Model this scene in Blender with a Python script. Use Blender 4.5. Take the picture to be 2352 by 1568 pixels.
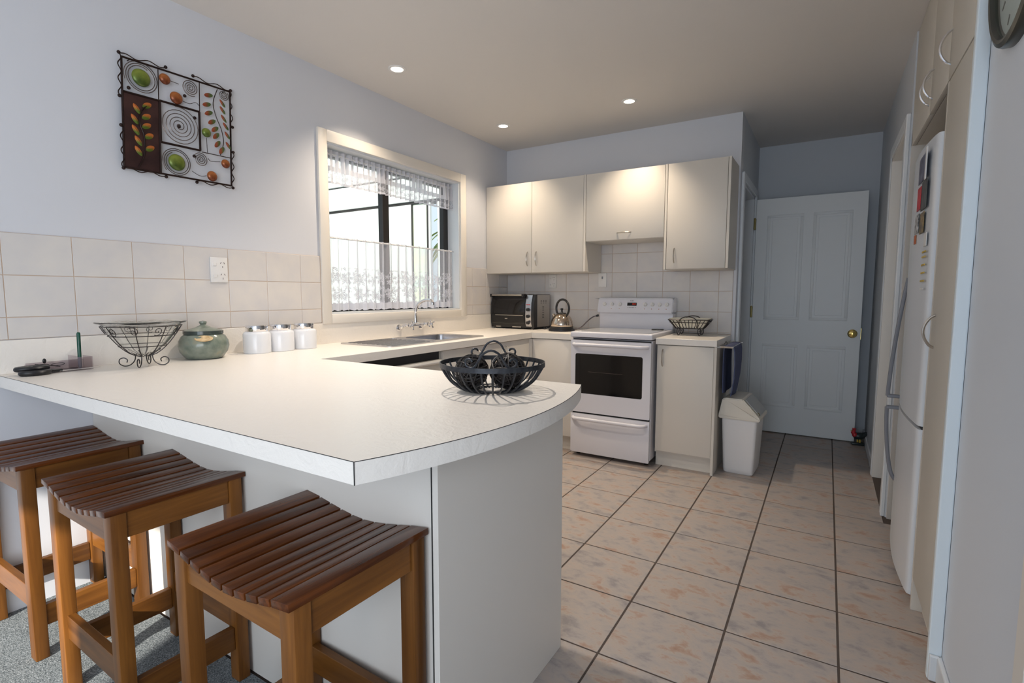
import bpy, bmesh, math, random
from math import sin, cos, pi, radians, sqrt
from mathutils import Vector, Matrix
from mathutils.geometry import tessellate_polygon
random.seed(7)
for o in list(bpy.data.objects): bpy.data.objects.remove(o)
SC = bpy.context.scene; COL = SC.collection

# ------------------------------------------------------------------ camera, world, sun, big lights, exposure
cd = bpy.data.cameras.new('camera'); cam = bpy.data.objects.new('camera', cd); COL.objects.link(cam)
cam.location = (2.5617, -4.1110, 1.1909)
cam.rotation_euler = (1.481046, -0.001006, 0.547604)
cd.sensor_width = 36; cd.lens = 1184.39 / 2352 * 36; cd.clip_start = 0.02; cd.clip_end = 200
SC.camera = cam
SC.view_settings.view_transform = 'Standard'; SC.view_settings.look = 'None'
SC.view_settings.exposure = 0.27; SC.view_settings.gamma = 1.0; SC.view_settings.use_curve_mapping = False
W = bpy.data.worlds.new('sky'); SC.world = W; W.use_nodes = True
bg = W.node_tree.nodes['Background']; bg.inputs['Color'].default_value = (0.80, 0.90, 1.0, 1); bg.inputs['Strength'].default_value = 0.9
sl = bpy.data.lights.new('sun', 'SUN'); sl.energy = 7.0; sl.angle = radians(0.8); sl.color = (1.0, 0.93, 0.82)
sun = bpy.data.objects.new('sun', sl); COL.objects.link(sun)
sd = Vector((-0.33 * cos(radians(27)), 0.94 * cos(radians(27)), -sin(radians(27))))
sun.rotation_euler = sd.to_track_quat('-Z', 'Y').to_euler(); sun.location = (3, -9, 5)
def area(name, loc, d, sx, sy, power, color):
    l = bpy.data.lights.new(name, 'AREA'); l.shape = 'RECTANGLE'; l.size = sx; l.size_y = sy; l.energy = power; l.color = color
    o = bpy.data.objects.new(name, l); COL.objects.link(o); o.location = loc
    o.rotation_euler = Vector(d).to_track_quat('-Z', 'Z').to_euler(); return o
# daylight through the living-room glass doors behind the camera
area('south_daylight', (2.42, -6.12, 1.15), (0, 1, 0), 0.9, 1.9, 19, (0.74, 0.87, 1.0))
# added fill from the east side behind the camera, no window there
area('east_fill', (2.89, -5.25, 1.35), (-1, 0, 0), 1.5, 1.5, 27, (0.96, 0.97, 1.0))

# ------------------------------------------------------------------ helpers
def new(): return bmesh.new()
def box(bm, x0, x1, y0, y1, z0, z1, bev=0.0, seg=2):
    v = [bm.verts.new(p) for p in ((x0,y0,z0),(x1,y0,z0),(x1,y1,z0),(x0,y1,z0),(x0,y0,z1),(x1,y0,z1),(x1,y1,z1),(x0,y1,z1))]
    f = [bm.faces.new([v[i] for i in q]) for q in ((3,2,1,0),(4,5,6,7),(0,1,5,4),(1,2,6,5),(2,3,7,6),(3,0,4,7))]
    if bev > 0:
        e = list({e for q in f for e in q.edges})
        bmesh.ops.bevel(bm, geom=e, offset=bev, segments=seg, affect='EDGES', profile=0.5)
    return bm
def tube(bm, pts, r, n=8, closed=False, cap=True):
    P = [Vector(p) for p in pts]; N = len(P); R = r if isinstance(r, (list, tuple)) else [r] * N
    T = []
    for i in range(N):
        a = P[(i - 1) % N] if (closed or i > 0) else P[i]; b = P[(i + 1) % N] if (closed or i < N - 1) else P[i]
        t = (b - a); T.append(t.normalized() if t.length > 1e-9 else Vector((0, 0, 1)))
    u = T[0].orthogonal().normalized(); rings = []
    for i in range(N):
        u = (u - T[i] * u.dot(T[i]))
        u = u.normalized() if u.length > 1e-6 else T[i].orthogonal().normalized()
        w = T[i].cross(u)
        rings.append([bm.verts.new(P[i] + (u * cos(2*pi*k/n) + w * sin(2*pi*k/n)) * R[i]) for k in range(n)])
    for i in range(N if closed else N - 1):
        A, B = rings[i], rings[(i + 1) % N]; off = 0
        if closed and i == N - 1:
            off = min(range(n), key=lambda s: sum((A[k].co - B[(k + s) % n].co).length for k in range(n)))
        for k in range(n):
            bm.faces.new((A[k], A[(k+1) % n], B[(k+1+off) % n], B[(k+off) % n]))
    if cap and not closed:
        bm.faces.new(rings[0][::-1]); bm.faces.new(rings[-1])
    return bm
def smoothpath(pts, k=6):
    P = [Vector(p) for p in pts]; out = []
    for i in range(len(P) - 1):
        p0 = P[max(i-1, 0)]; p1 = P[i]; p2 = P[i+1]; p3 = P[min(i+2, len(P)-1)]
        for j in range(k):
            t = j / k
            out.append(0.5 * ((2*p1) + (p2-p0)*t + (2*p0-5*p1+4*p2-p3)*t*t + (-p0+3*p1-3*p2+p3)*t**3))
    out.append(P[-1]); return out
def lathe(bm, prof, n=32, c=(0, 0, 0), axis='z'):
    rings = []
    for r, z in prof:
        ring = []
        for k in range(n):
            a = 2*pi*k/n
            p = (r*cos(a), r*sin(a), z) if axis == 'z' else ((z, r*cos(a), r*sin(a)) if axis == 'x' else (r*cos(a), z, -r*sin(a)))
            ring.append(bm.verts.new((p[0]+c[0], p[1]+c[1], p[2]+c[2])))
        rings.append(ring)
    for A, B in zip(rings, rings[1:]):
        for k in range(n): bm.faces.new((A[k], A[(k+1) % n], B[(k+1) % n], B[k]))
    bm.faces.new(rings[0][::-1]); bm.faces.new(rings[-1])
    return bm
def prism(bm, outer, z0, z1, holes=(), axis='z'):
    """extrude a polygon; axis z: (x,y); axis y: (x,z); axis x: (y,z)"""
    def P(p, h):
        return (p[0], p[1], h) if axis == 'z' else ((p[0], h, p[1]) if axis == 'y' else (h, p[0], p[1]))
    loops = [list(outer)] + [list(h) for h in holes]
    tri = tessellate_polygon([[Vector((p[0], p[1], 0)) for p in l] for l in loops])
    flat = [p for l in loops for p in l]
    lo = [bm.verts.new(P(p, z0)) for p in flat]; hi = [bm.verts.new(P(p, z1)) for p in flat]
    for t in tri:
        for vs in ([lo[i] for i in t], [hi[i] for i in t][::-1]):
            try: bm.faces.new(vs)
            except ValueError: pass
    b = 0
    for l in loops:
        n = len(l)
        for i in range(n):
            j = (i + 1) % n
            bm.faces.new((lo[b+i], lo[b+j], hi[b+j], hi[b+i]))
        b += n
    bmesh.ops.recalc_face_normals(bm, faces=bm.faces)
    return bm
def rrect(x0, x1, y0, y1, r, n=6):
    out = []
    for cx, cy, a0 in ((x1-r, y1-r, 0), (x0+r, y1-r, 90), (x0+r, y0+r, 180), (x1-r, y0+r, 270)):
        for k in range(n + 1):
            a = radians(a0 + 90*k/n); out.append((cx + r*cos(a), cy + r*sin(a)))
    return out
def ball(bm, c, r, u=12, v=8, s=(1, 1, 1)):
    m = Matrix.Translation(c) @ Matrix.Diagonal((r*s[0], r*s[1], r*s[2], 1))
    bmesh.ops.create_uvsphere(bm, u_segments=u, v_segments=v, radius=1, matrix=m); return bm
def ring(c, r, n=32, axis='z'):
    out = []
    for k in range(n):
        a = 2*pi*k/n
        d = (r*cos(a), r*sin(a), 0) if axis == 'z' else ((0, r*cos(a), r*sin(a)) if axis == 'x' else (r*cos(a), 0, r*sin(a)))
        out.append((c[0]+d[0], c[1]+d[1], c[2]+d[2]))
    return out
def obj(name, bm, mat, parent=None, smooth=True, ang=35, label=None):
    me = bpy.data.meshes.new(name); 
    if smooth is not None: bmesh.ops.recalc_face_normals(bm, faces=bm.faces)
    bm.to_mesh(me); bm.free()
    for m in (mat if isinstance(mat, (list, tuple)) else [mat]): me.materials.append(m)
    if smooth:
        me.polygons.foreach_set('use_smooth', [True] * len(me.polygons))
        me.set_sharp_from_angle(angle=radians(ang))
    o = bpy.data.objects.new(name, me); COL.objects.link(o)
    if parent: o.parent = parent
    if label: o['label'] = label
    return o
def tag(o, label, cat, group=None, kind=None):
    o['label'] = label; o['category'] = cat
    if group: o['group'] = group
    if kind: o['kind'] = kind
    return o
def thing(name, label, cat, loc=(0, 0, 0), rz=0, group=None):
    o = bpy.data.objects.new(name, None); COL.objects.link(o); o.empty_display_size = 0.05
    o.location = loc; o.rotation_euler = (0, 0, rz); return tag(o, label, cat, group)
def struct(name, bm, mat, parent=None, smooth=False):
    o = obj(name, bm, mat, parent, smooth=smooth); o['kind'] = 'structure'; return o
def copy_tree(o, parent=None):
    c = o.copy(); COL.objects.link(c)
    if parent: c.parent = parent
    for ch in list(o.children): copy_tree(ch, c)
    return c
def text(name, s, size, mat, parent, loc, rot, depth=0.0004):
    cu = bpy.data.curves.new(name, 'FONT'); cu.body = s; cu.size = size; cu.extrude = depth; cu.align_x = 'CENTER'; cu.align_y = 'CENTER'
    t = bpy.data.objects.new(name + '_curve', cu); COL.objects.link(t)
    me = bpy.data.meshes.new_from_object(t.evaluated_get(bpy.context.evaluated_depsgraph_get()))
    bpy.data.objects.remove(t); bpy.data.curves.remove(cu)
    me.materials.clear(); me.materials.append(mat)
    me.transform(Matrix.Translation(loc) @ rot.to_4x4())
    o = bpy.data.objects.new(name, me); COL.objects.link(o); o.parent = parent; return o

# ------------------------------------------------------------------ materials
def mat(name, col, rough=0.5, metal=0.0, spec=0.5, bump=None, noise=None, **kw):
    """bump=(scale,strength,distance); noise=(scale, second colour, amount)"""
    m = bpy.data.materials.new(name); m.use_nodes = True; nt = m.node_tree; b = nt.nodes['Principled BSDF']
    b.inputs['Base Color'].default_value = (*col, 1); b.inputs['Roughness'].default_value = rough
    b.inputs['Metallic'].default_value = metal; b.inputs['Specular IOR Level'].default_value = spec
    for k, v in kw.items(): b.inputs[k].default_value = v
    tc = nt.nodes.new('ShaderNodeTexCoord')
    if noise:
        n = nt.nodes.new('ShaderNodeTexNoise'); n.inputs['Scale'].default_value = noise[0]; n.inputs['Detail'].default_value = 4
        nt.links.new(tc.outputs['Object'], n.inputs['Vector'])
        mx = nt.nodes.new('ShaderNodeMix'); mx.data_type = 'RGBA'
        mr = nt.nodes.new('ShaderNodeMapRange'); mr.inputs['From Min'].default_value = 0.35; mr.inputs['From Max'].default_value = 0.65; mr.inputs['To Max'].default_value = noise[2]
        nt.links.new(n.outputs['Fac'], mr.inputs['Value']); nt.links.new(mr.outputs['Result'], mx.inputs['Factor'])
        mx.inputs['A'].default_value = (*col, 1); mx.inputs['B'].default_value = (*noise[1], 1)
        nt.links.new(mx.outputs['Result'], b.inputs['Base Color'])
    if bump:
        n = nt.nodes.new('ShaderNodeTexNoise'); n.inputs['Scale'].default_value = bump[0]; n.inputs['Detail'].default_value = 3
        nt.links.new(tc.outputs['Object'], n.inputs['Vector'])
        bp = nt.nodes.new('ShaderNodeBump'); bp.inputs['Strength'].default_value = bump[1]; bp.inputs['Distance'].default_value = bump[2]
        nt.links.new(n.outputs['Fac'], bp.inputs['Height']); nt.links.new(bp.outputs['Normal'], b.inputs['Normal'])
    return m
M = {}
M['wall'] = mat('wall_paint', (0.665, 0.68, 0.725), 0.55, bump=(220, 0.08, 0.002))
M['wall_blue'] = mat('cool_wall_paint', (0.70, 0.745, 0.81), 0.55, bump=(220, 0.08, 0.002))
M['nib'] = mat('daylit_nib', (0.80, 0.88, 0.93), 0.35)  # daylight falling on the nib is put into this lighter, bluer colour
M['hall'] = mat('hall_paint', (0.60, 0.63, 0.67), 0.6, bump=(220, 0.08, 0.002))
M['ceiling'] = mat('ceiling_paint', (0.72, 0.69, 0.66), 0.7, bump=(160, 0.1, 0.002))
M['trim'] = mat('trim_paint', (0.80, 0.76, 0.70), 0.35)
M['white_trim'] = mat('white_gloss_paint', (0.74, 0.77, 0.80), 0.35)
M['door_white'] = mat('door_paint', (0.84, 0.87, 0.88), 0.4)
M['cream'] = mat('cream_melamine', (0.675, 0.635, 0.575), 0.42, bump=(500, 0.05, 0.001))
M['cream_panel'] = mat('pale_melamine', (0.74, 0.705, 0.655), 0.42, bump=(500, 0.05, 0.001))
M['tan'] = mat('beige_melamine', (0.60, 0.565, 0.50), 0.45)
M['dark_gap'] = mat('dark_recess', (0.02, 0.02, 0.02), 0.6)
M['grout_wall'] = mat('wall_grout', (0.62, 0.47, 0.36), 0.9)
M['grout_floor'] = mat('floor_grout', (0.085, 0.065, 0.055), 0.9)
M['chrome'] = mat('chrome', (0.82, 0.82, 0.84), 0.08, 1.0)
M['brushed'] = mat('brushed_nickel', (0.55, 0.52, 0.48), 0.28, 1.0)
M['steel'] = mat('brushed_steel', (0.50, 0.50, 0.52), 0.25, 1.0, bump=(90, 0.05, 0.001))
M['brass'] = mat('polished_brass', (0.80, 0.60, 0.20), 0.2, 1.0)
M['hinge'] = mat('aged_brass', (0.22, 0.18, 0.08), 0.4, 1.0)
M['white_enamel'] = mat('white_enamel', (0.74, 0.74, 0.80), 0.22)
M['white_plastic'] = mat('white_plastic', (0.78, 0.77, 0.76), 0.35)
M['bin_white'] = mat('bin_plastic', (0.80, 0.80, 0.81), 0.4)
M['bin_lid'] = mat('bin_lid_plastic', (0.78, 0.74, 0.66), 0.4)
M['bin_flap'] = mat('grey_flap_plastic', (0.42, 0.44, 0.45), 0.4)
M['fridge'] = mat('fridge_enamel', (0.72, 0.75, 0.79), 0.25)
M['grey_plastic'] = mat('grey_plastic', (0.20, 0.21, 0.24), 0.35)
M['black_plastic'] = mat('black_plastic', (0.012, 0.012, 0.014), 0.3)
M['black_glass'] = mat('black_glass', (0.008, 0.008, 0.009), 0.06)
M['smoke'] = mat('dark_oven_cavity', (0.03, 0.028, 0.026), 0.3)
M['iron'] = mat('black_wrought_iron', (0.022, 0.025, 0.032), 0.42, 0.6, bump=(160, 0.25, 0.002), noise=(60, (0.07, 0.075, 0.085), 0.6))
M['iron2'] = mat('dark_wire', (0.05, 0.045, 0.045), 0.35, 0.7)
M['bronze'] = mat('bronze_frame', (0.022, 0.009, 0.007), 0.35, 0.5)
M['bronze_panel'] = mat('bronze_sheet', (0.028, 0.010, 0.010), 0.45, 0.3, noise=(14, (0.075, 0.03, 0.025), 0.7))
M['wire'] = mat('pewter_wire', (0.16, 0.13, 0.12), 0.3, 0.8)
M['rattan'] = mat('black_rattan', (0.014, 0.011, 0.011), 0.5)
M['ceramic_white'] = mat('white_glazed_ceramic', (0.76, 0.78, 0.82), 0.12)
M['towel'] = mat('navy_terry', (0.10, 0.12, 0.23), 0.95, bump=(600, 0.8, 0.004))
M['aluminium_black'] = mat('black_aluminium', (0.012, 0.010, 0.009), 0.4)
M['linen'] = mat('cream_liner', (0.80, 0.76, 0.64), 0.8)
M['tag'] = mat('tan_tag', (0.72, 0.55, 0.32), 0.6, noise=(60, (0.45, 0.28, 0.12), 0.8))
M['red'] = mat('red_print', (0.55, 0.02, 0.03), 0.4)
M['orange'] = mat('orange_print', (0.50, 0.12, 0.03), 0.5)
M['yellow'] = mat('yellow_print', (0.62, 0.42, 0.06), 0.5)
M['paper'] = mat('white_paper', (0.75, 0.75, 0.74), 0.6)
M['rooster_black'] = mat('dark_green_paint', (0.02, 0.03, 0.03), 0.35)
M['cord'] = mat('grey_cord', (0.12, 0.10, 0.11), 0.5)
M['seam'] = mat('seam_line', (0.03, 0.03, 0.03), 0.6)
M['hob'] = mat('glass_hob', (0.42, 0.43, 0.45), 0.12)
M['ext_white'] = mat('exterior_white', (0.50, 0.53, 0.54), 0.6)
M['ext_pale'] = mat('exterior_pale_green', (0.45, 0.56, 0.52), 0.35, noise=(3, (0.58, 0.62, 0.38), 0.8))  # tree reflected in the glass is painted in as mottled green
M['paving'] = mat('grey_paving', (0.30, 0.30, 0.29), 0.9)
M['palm'] = mat('palm_leaf', (0.25, 0.45, 0.06), 0.5, noise=(9, (0.80, 0.78, 0.25), 0.8))
M['bark'] = mat('palm_bark', (0.20, 0.15, 0.10), 0.9)

def emis(name, col, s):
    m = bpy.data.materials.new(name); m.use_nodes = True; nt = m.node_tree; nt.nodes.clear()
    o = nt.nodes.new('ShaderNodeOutputMaterial'); e = nt.nodes.new('ShaderNodeEmission')
    e.inputs['Color'].default_value = (*col, 1); e.inputs['Strength'].default_value = s
    nt.links.new(e.outputs[0], o.inputs[0]); return m
M['lamp'] = emis('lamp_glow', (1.0, 0.86, 0.66), 14)
M['led'] = emis('red_digits', (0.8, 0.06, 0.03), 0.5)

def glass(name, col=(1, 1, 1), rough=0.0, ior=1.45):
    m = bpy.data.materials.new(name); m.use_nodes = True; b = m.node_tree.nodes['Principled BSDF']
    b.inputs['Base Color'].default_value = (*col, 1); b.inputs['Transmission Weight'].default_value = 1
    b.inputs['Roughness'].default_value = rough; b.inputs['IOR'].default_value = ior; return m
M['glass'] = glass('clear_glass', (0.97, 0.98, 0.97))
def thin_glass(name, tint):
    m = bpy.data.materials.new(name); m.use_nodes = True; nt = m.node_tree; nt.nodes.clear()
    o = nt.nodes.new('ShaderNodeOutputMaterial'); mx = nt.nodes.new('ShaderNodeMixShader'); lw = nt.nodes.new('ShaderNodeLayerWeight'); lw.inputs['Blend'].default_value = 0.5; pw = nt.nodes.new('ShaderNodeMath'); pw.operation = 'POWER'; pw.inputs[1].default_value = 5; nt.links.new(lw.outputs['Facing'], pw.inputs[0]); fr_ = nt.nodes.new('ShaderNodeMath'); fr_.operation = 'MULTIPLY_ADD'; fr_.inputs[1].default_value = 0.6; fr_.inputs[2].default_value = 0.03; nt.links.new(pw.outputs[0], fr_.inputs[0])
    t = nt.nodes.new('ShaderNodeBsdfTransparent'); t.inputs['Color'].default_value = (*tint, 1); g = nt.nodes.new('ShaderNodeBsdfGlossy'); g.inputs['Roughness'].default_value = 0.0
    nt.links.new(fr_.outputs[0], mx.inputs[0]); nt.links.new(t.outputs[0], mx.inputs[1]); nt.links.new(g.outputs[0], mx.inputs[2]); nt.links.new(mx.outputs[0], o.inputs[0]); return m
M['pane'] = thin_glass('window_glass', (0.96, 0.99, 0.98)); M['acrylic'] = thin_glass('clear_acrylic', (0.86, 0.83, 0.85))

def coords(nt, rnd=True, scale=(1, 1, 1), rot=(0, 0, 0)):
    tc = nt.nodes.new('ShaderNodeTexCoord'); oi = nt.nodes.new('ShaderNodeObjectInfo')
    mp = nt.nodes.new('ShaderNodeMapping'); mp.inputs['Scale'].default_value = scale; mp.inputs['Rotation'].default_value = rot
    nt.links.new(tc.outputs['Object'], mp.inputs['Vector'])
    if not rnd: return mp.outputs['Vector'], oi
    ad = nt.nodes.new('ShaderNodeVectorMath'); ad.operation = 'MULTIPLY_ADD'
    cb = nt.nodes.new('ShaderNodeCombineXYZ')
    for k in range(3): nt.links.new(oi.outputs['Random'], cb.inputs[k])
    nt.links.new(cb.outputs[0], ad.inputs[0]); ad.inputs[1].default_value = (37, 53, 29); nt.links.new(mp.outputs['Vector'], ad.inputs[2])
    return ad.outputs['Vector'], oi
def ramp(nt, stops):
    r = nt.nodes.new('ShaderNodeValToRGB'); e = r.color_ramp.elements
    e[0].position, e[0].color = stops[0][0], (*stops[0][1], 1); e[1].position, e[1].color = stops[-1][0], (*stops[-1][1], 1)
    for p, c in stops[1:-1]:
        n = e.new(p); n.color = (*c, 1)
    return r
def wood(name, dark, light, axis, rough=0.3, coat=0.3):
    m = bpy.data.materials.new(name); m.use_nodes = True; nt = m.node_tree; b = nt.nodes['Principled BSDF']; b.inputs['Specular IOR Level'].default_value = 0.28
    sc = [38, 38, 38]; sc['xyz'.index(axis)] = 2.6
    v, oi = coords(nt, True, tuple(sc))
    n = nt.nodes.new('ShaderNodeTexNoise'); n.inputs['Scale'].default_value = 1.0; n.inputs['Detail'].default_value = 6; n.inputs['Roughness'].default_value = 0.6; n.inputs['Distortion'].default_value = 0.6
    nt.links.new(v, n.inputs['Vector'])
    r = ramp(nt, [(0.25, dark), (0.75, light)]); nt.links.new(n.outputs['Fac'], r.inputs['Fac'])
    hs = nt.nodes.new('ShaderNodeHueSaturation'); mr = nt.nodes.new('ShaderNodeMapRange'); mr.inputs['To Min'].default_value = 0.72; mr.inputs['To Max'].default_value = 1.25
    nt.links.new(oi.outputs['Random'], mr.inputs['Value']); nt.links.new(mr.outputs['Result'], hs.inputs['Value'])
    nt.links.new(r.outputs['Color'], hs.inputs['Color']); nt.links.new(hs.outputs['Color'], b.inputs['Base Color'])
    b.inputs['Roughness'].default_value = rough; b.inputs['Coat Weight'].default_value = coat; b.inputs['Coat Roughness'].default_value = 0.15
    bp = nt.nodes.new('ShaderNodeBump'); bp.inputs['Strength'].default_value = 0.08; bp.inputs['Distance'].default_value = 0.001
    nt.links.new(n.outputs['Fac'], bp.inputs['Height']); nt.links.new(bp.outputs['Normal'], b.inputs['Normal']); return m
M['slat'] = wood('slat_wood', (0.030, 0.007, 0.002), (0.150, 0.043, 0.008), 'y', 0.24, 0.03)
M['leg_z'] = wood('leg_wood', (0.095, 0.033, 0.007), (0.235, 0.092, 0.018), 'z', 0.38, 0.02)
M['leg_x'] = wood('rail_wood_x', (0.095, 0.033, 0.007), (0.235, 0.092, 0.018), 'x', 0.38, 0.08)
M['leg_y'] = wood('rail_wood_y', (0.095, 0.033, 0.007), (0.235, 0.092, 0.018), 'y', 0.38, 0.08)

def floor_tile_mat():
    m = bpy.data.materials.new('pink_beige_floor_tile'); m.use_nodes = True; nt = m.node_tree; b = nt.nodes['Principled BSDF']
    v, oi = coords(nt, True, (1, 1.6, 1), (0, 0, 0.6))
    n = nt.nodes.new('ShaderNodeTexNoise'); n.inputs['Scale'].default_value = 9; n.inputs['Detail'].default_value = 9; n.inputs['Roughness'].default_value = 0.66; n.inputs['Distortion'].default_value = 0.25
    nt.links.new(v, n.inputs['Vector'])
    r = ramp(nt, [(0.32, (0.27, 0.25, 0.25)), (0.45, (0.39, 0.35, 0.33)), (0.54, (0.43, 0.37, 0.33)), (0.63, (0.39, 0.275, 0.215)), (0.78, (0.31, 0.185, 0.135))])
    nt.links.new(n.outputs['Fac'], r.inputs['Fac']); nt.links.new(r.outputs['Color'], b.inputs['Base Color'])
    b.inputs['Roughness'].default_value = 0.42; b.inputs['Specular IOR Level'].default_value = 0.35
    bp = nt.nodes.new('ShaderNodeBump'); bp.inputs['Strength'].default_value = 0.06; bp.inputs['Distance'].default_value = 0.002
    nt.links.new(n.outputs['Fac'], bp.inputs['Height']); nt.links.new(bp.outputs['Normal'], b.inputs['Normal']); return m
M['floor_tile'] = floor_tile_mat()
def wall_tile_mat():
    m = bpy.data.materials.new('glazed_wall_tile'); m.use_nodes = True; nt = m.node_tree; b = nt.nodes['Principled BSDF']
    v, oi = coords(nt, True)
    n = nt.nodes.new('ShaderNodeTexNoise'); n.inputs['Scale'].default_value = 9; n.inputs['Detail'].default_value = 4; nt.links.new(v, n.inputs['Vector'])
    r = ramp(nt, [(0.3, (0.64, 0.62, 0.62)), (0.7, (0.71, 0.675, 0.64))]); nt.links.new(n.outputs['Fac'], r.inputs['Fac']); nt.links.new(r.outputs['Color'], b.inputs['Base Color'])
    b.inputs['Roughness'].default_value = 0.16
    bp = nt.nodes.new('ShaderNodeBump'); bp.inputs['Strength'].default_value = 0.05; bp.inputs['Distance'].default_value = 0.003
    nt.links.new(n.outputs['Fac'], bp.inputs['Height']); nt.links.new(bp.outputs['Normal'], b.inputs['Normal']); return m
M['wall_tile'] = wall_tile_mat()
def laminate_mat():
    m = bpy.data.materials.new('leather_grain_laminate'); m.use_nodes = True; nt = m.node_tree; b = nt.nodes['Principled BSDF']
    b.inputs['Base Color'].default_value = (0.85, 0.81, 0.755, 1); b.inputs['Roughness'].default_value = 0.33
    tc = nt.nodes.new('ShaderNodeTexCoord')
    n = nt.nodes.new('ShaderNodeTexNoise'); n.inputs['Scale'].default_value = 14; n.inputs['Detail'].default_value = 6; n.inputs['Distortion'].default_value = 2.2
    nt.links.new(tc.outputs['Object'], n.inputs['Vector'])
    n2 = nt.nodes.new('ShaderNodeTexNoise'); n2.inputs['Scale'].default_value = 160; n2.inputs['Detail'].default_value = 3
    nt.links.new(tc.outputs['Object'], n2.inputs['Vector'])
    ad = nt.nodes.new('ShaderNodeMath'); ad.operation = 'MULTIPLY_ADD'; ad.inputs[1].default_value = 0.25
    nt.links.new(n2.outputs['Fac'], ad.inputs[0]); nt.links.new(n.outputs['Fac'], ad.inputs[2])
    bp = nt.nodes.new('ShaderNodeBump'); bp.inputs['Strength'].default_value = 0.5; bp.inputs['Distance'].default_value = 0.004
    nt.links.new(ad.outputs[0], bp.inputs['Height']); nt.links.new(bp.outputs['Normal'], b.inputs['Normal']); return m
M['laminate'] = laminate_mat()
def carpet_mat():
    m = bpy.data.materials.new('grey_blue_carpet'); m.use_nodes = True; nt = m.node_tree; b = nt.nodes['Principled BSDF']
    v, oi = coords(nt, False)
    n = nt.nodes.new('ShaderNodeTexNoise'); n.inputs['Scale'].default_value = 230; n.inputs['Detail'].default_value = 3; n.inputs['Roughness'].default_value = 0.75
    nt.links.new(v, n.inputs['Vector'])
    r = ramp(nt, [(0.36, (0.07, 0.085, 0.095)), (0.5, (0.19, 0.215, 0.23)), (0.66, (0.38, 0.41, 0.43))]); nt.links.new(n.outputs['Fac'], r.inputs['Fac']); nt.links.new(r.outputs['Color'], b.inputs['Base Color'])
    b.inputs['Roughness'].default_value = 1.0; b.inputs['Specular IOR Level'].default_value = 0.1
    bp = nt.nodes.new('ShaderNodeBump'); bp.inputs['Strength'].default_value = 0.9; bp.inputs['Distance'].default_value = 0.006
    nt.links.new(n.outputs['Fac'], bp.inputs['Height']); nt.links.new(bp.outputs['Normal'], b.inputs['Normal']); return m
M['carpet'] = carpet_mat()
def jar_mat():
    m = bpy.data.materials.new('sage_glaze'); m.use_nodes = True; nt = m.node_tree; b = nt.nodes['Principled BSDF']
    v, oi = coords(nt, False)
    n = nt.nodes.new('ShaderNodeTexNoise'); n.inputs['Scale'].default_value = 25; n.inputs['Detail'].default_value = 5; nt.links.new(v, n.inputs['Vector'])
    r = ramp(nt, [(0.3, (0.13, 0.165, 0.135)), (0.6, (0.23, 0.265, 0.22)), (0.8, (0.30, 0.28, 0.19))]); nt.links.new(n.outputs['Fac'], r.inputs['Fac']); nt.links.new(r.outputs['Color'], b.inputs['Base Color'])
    b.inputs['Roughness'].default_value = 0.15; return m
M['sage'] = jar_mat()
M['sage_dark'] = mat('dark_teal_glaze', (0.045, 0.06, 0.055), 0.15)
def two_tone(name, a, bcol, axis, lo, hi, rough=0.3, metal=0.4):
    """enamel leaf or disc: one colour fading into another across the piece (generated coordinates)"""
    m = bpy.data.materials.new(name); m.use_nodes = True; nt = m.node_tree; b = nt.nodes['Principled BSDF']
    tc = nt.nodes.new('ShaderNodeTexCoord'); sp = nt.nodes.new('ShaderNodeSeparateXYZ'); nt.links.new(tc.outputs['Generated'], sp.inputs[0])
    n = nt.nodes.new('ShaderNodeTexNoise'); n.inputs['Scale'].default_value = 5; nt.links.new(tc.outputs['Generated'], n.inputs['Vector'])
    ad = nt.nodes.new('ShaderNodeMath'); ad.operation = 'MULTIPLY_ADD'; ad.inputs[1].default_value = 0.4; nt.links.new(n.outputs['Fac'], ad.inputs[0]); nt.links.new(sp.outputs['XYZ'.index(axis.upper())], ad.inputs[2])
    r = ramp(nt, [(lo + 0.2, a), (hi + 0.2, bcol)]); nt.links.new(ad.outputs[0], r.inputs['Fac']); nt.links.new(r.outputs['Color'], b.inputs['Base Color'])
    b.inputs['Roughness'].default_value = rough; b.inputs['Metallic'].default_value = metal; return m
M['green_disc'] = two_tone('green_enamel', (0.07, 0.11, 0.02), (0.26, 0.32, 0.05), 'z', 0.2, 0.9)
M['orange_disc'] = two_tone('copper_enamel', (0.16, 0.04, 0.015), (0.50, 0.16, 0.04), 'z', 0.2, 0.9)
M['leaf_a'] = two_tone('leaf_enamel_autumn', (0.10, 0.16, 0.02), (0.55, 0.15, 0.03), 'z', 0.3, 0.7)
M['leaf_b'] = two_tone('leaf_enamel_green', (0.32, 0.07, 0.03), (0.08, 0.14, 0.04), 'y', 0.3, 0.7)

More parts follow.
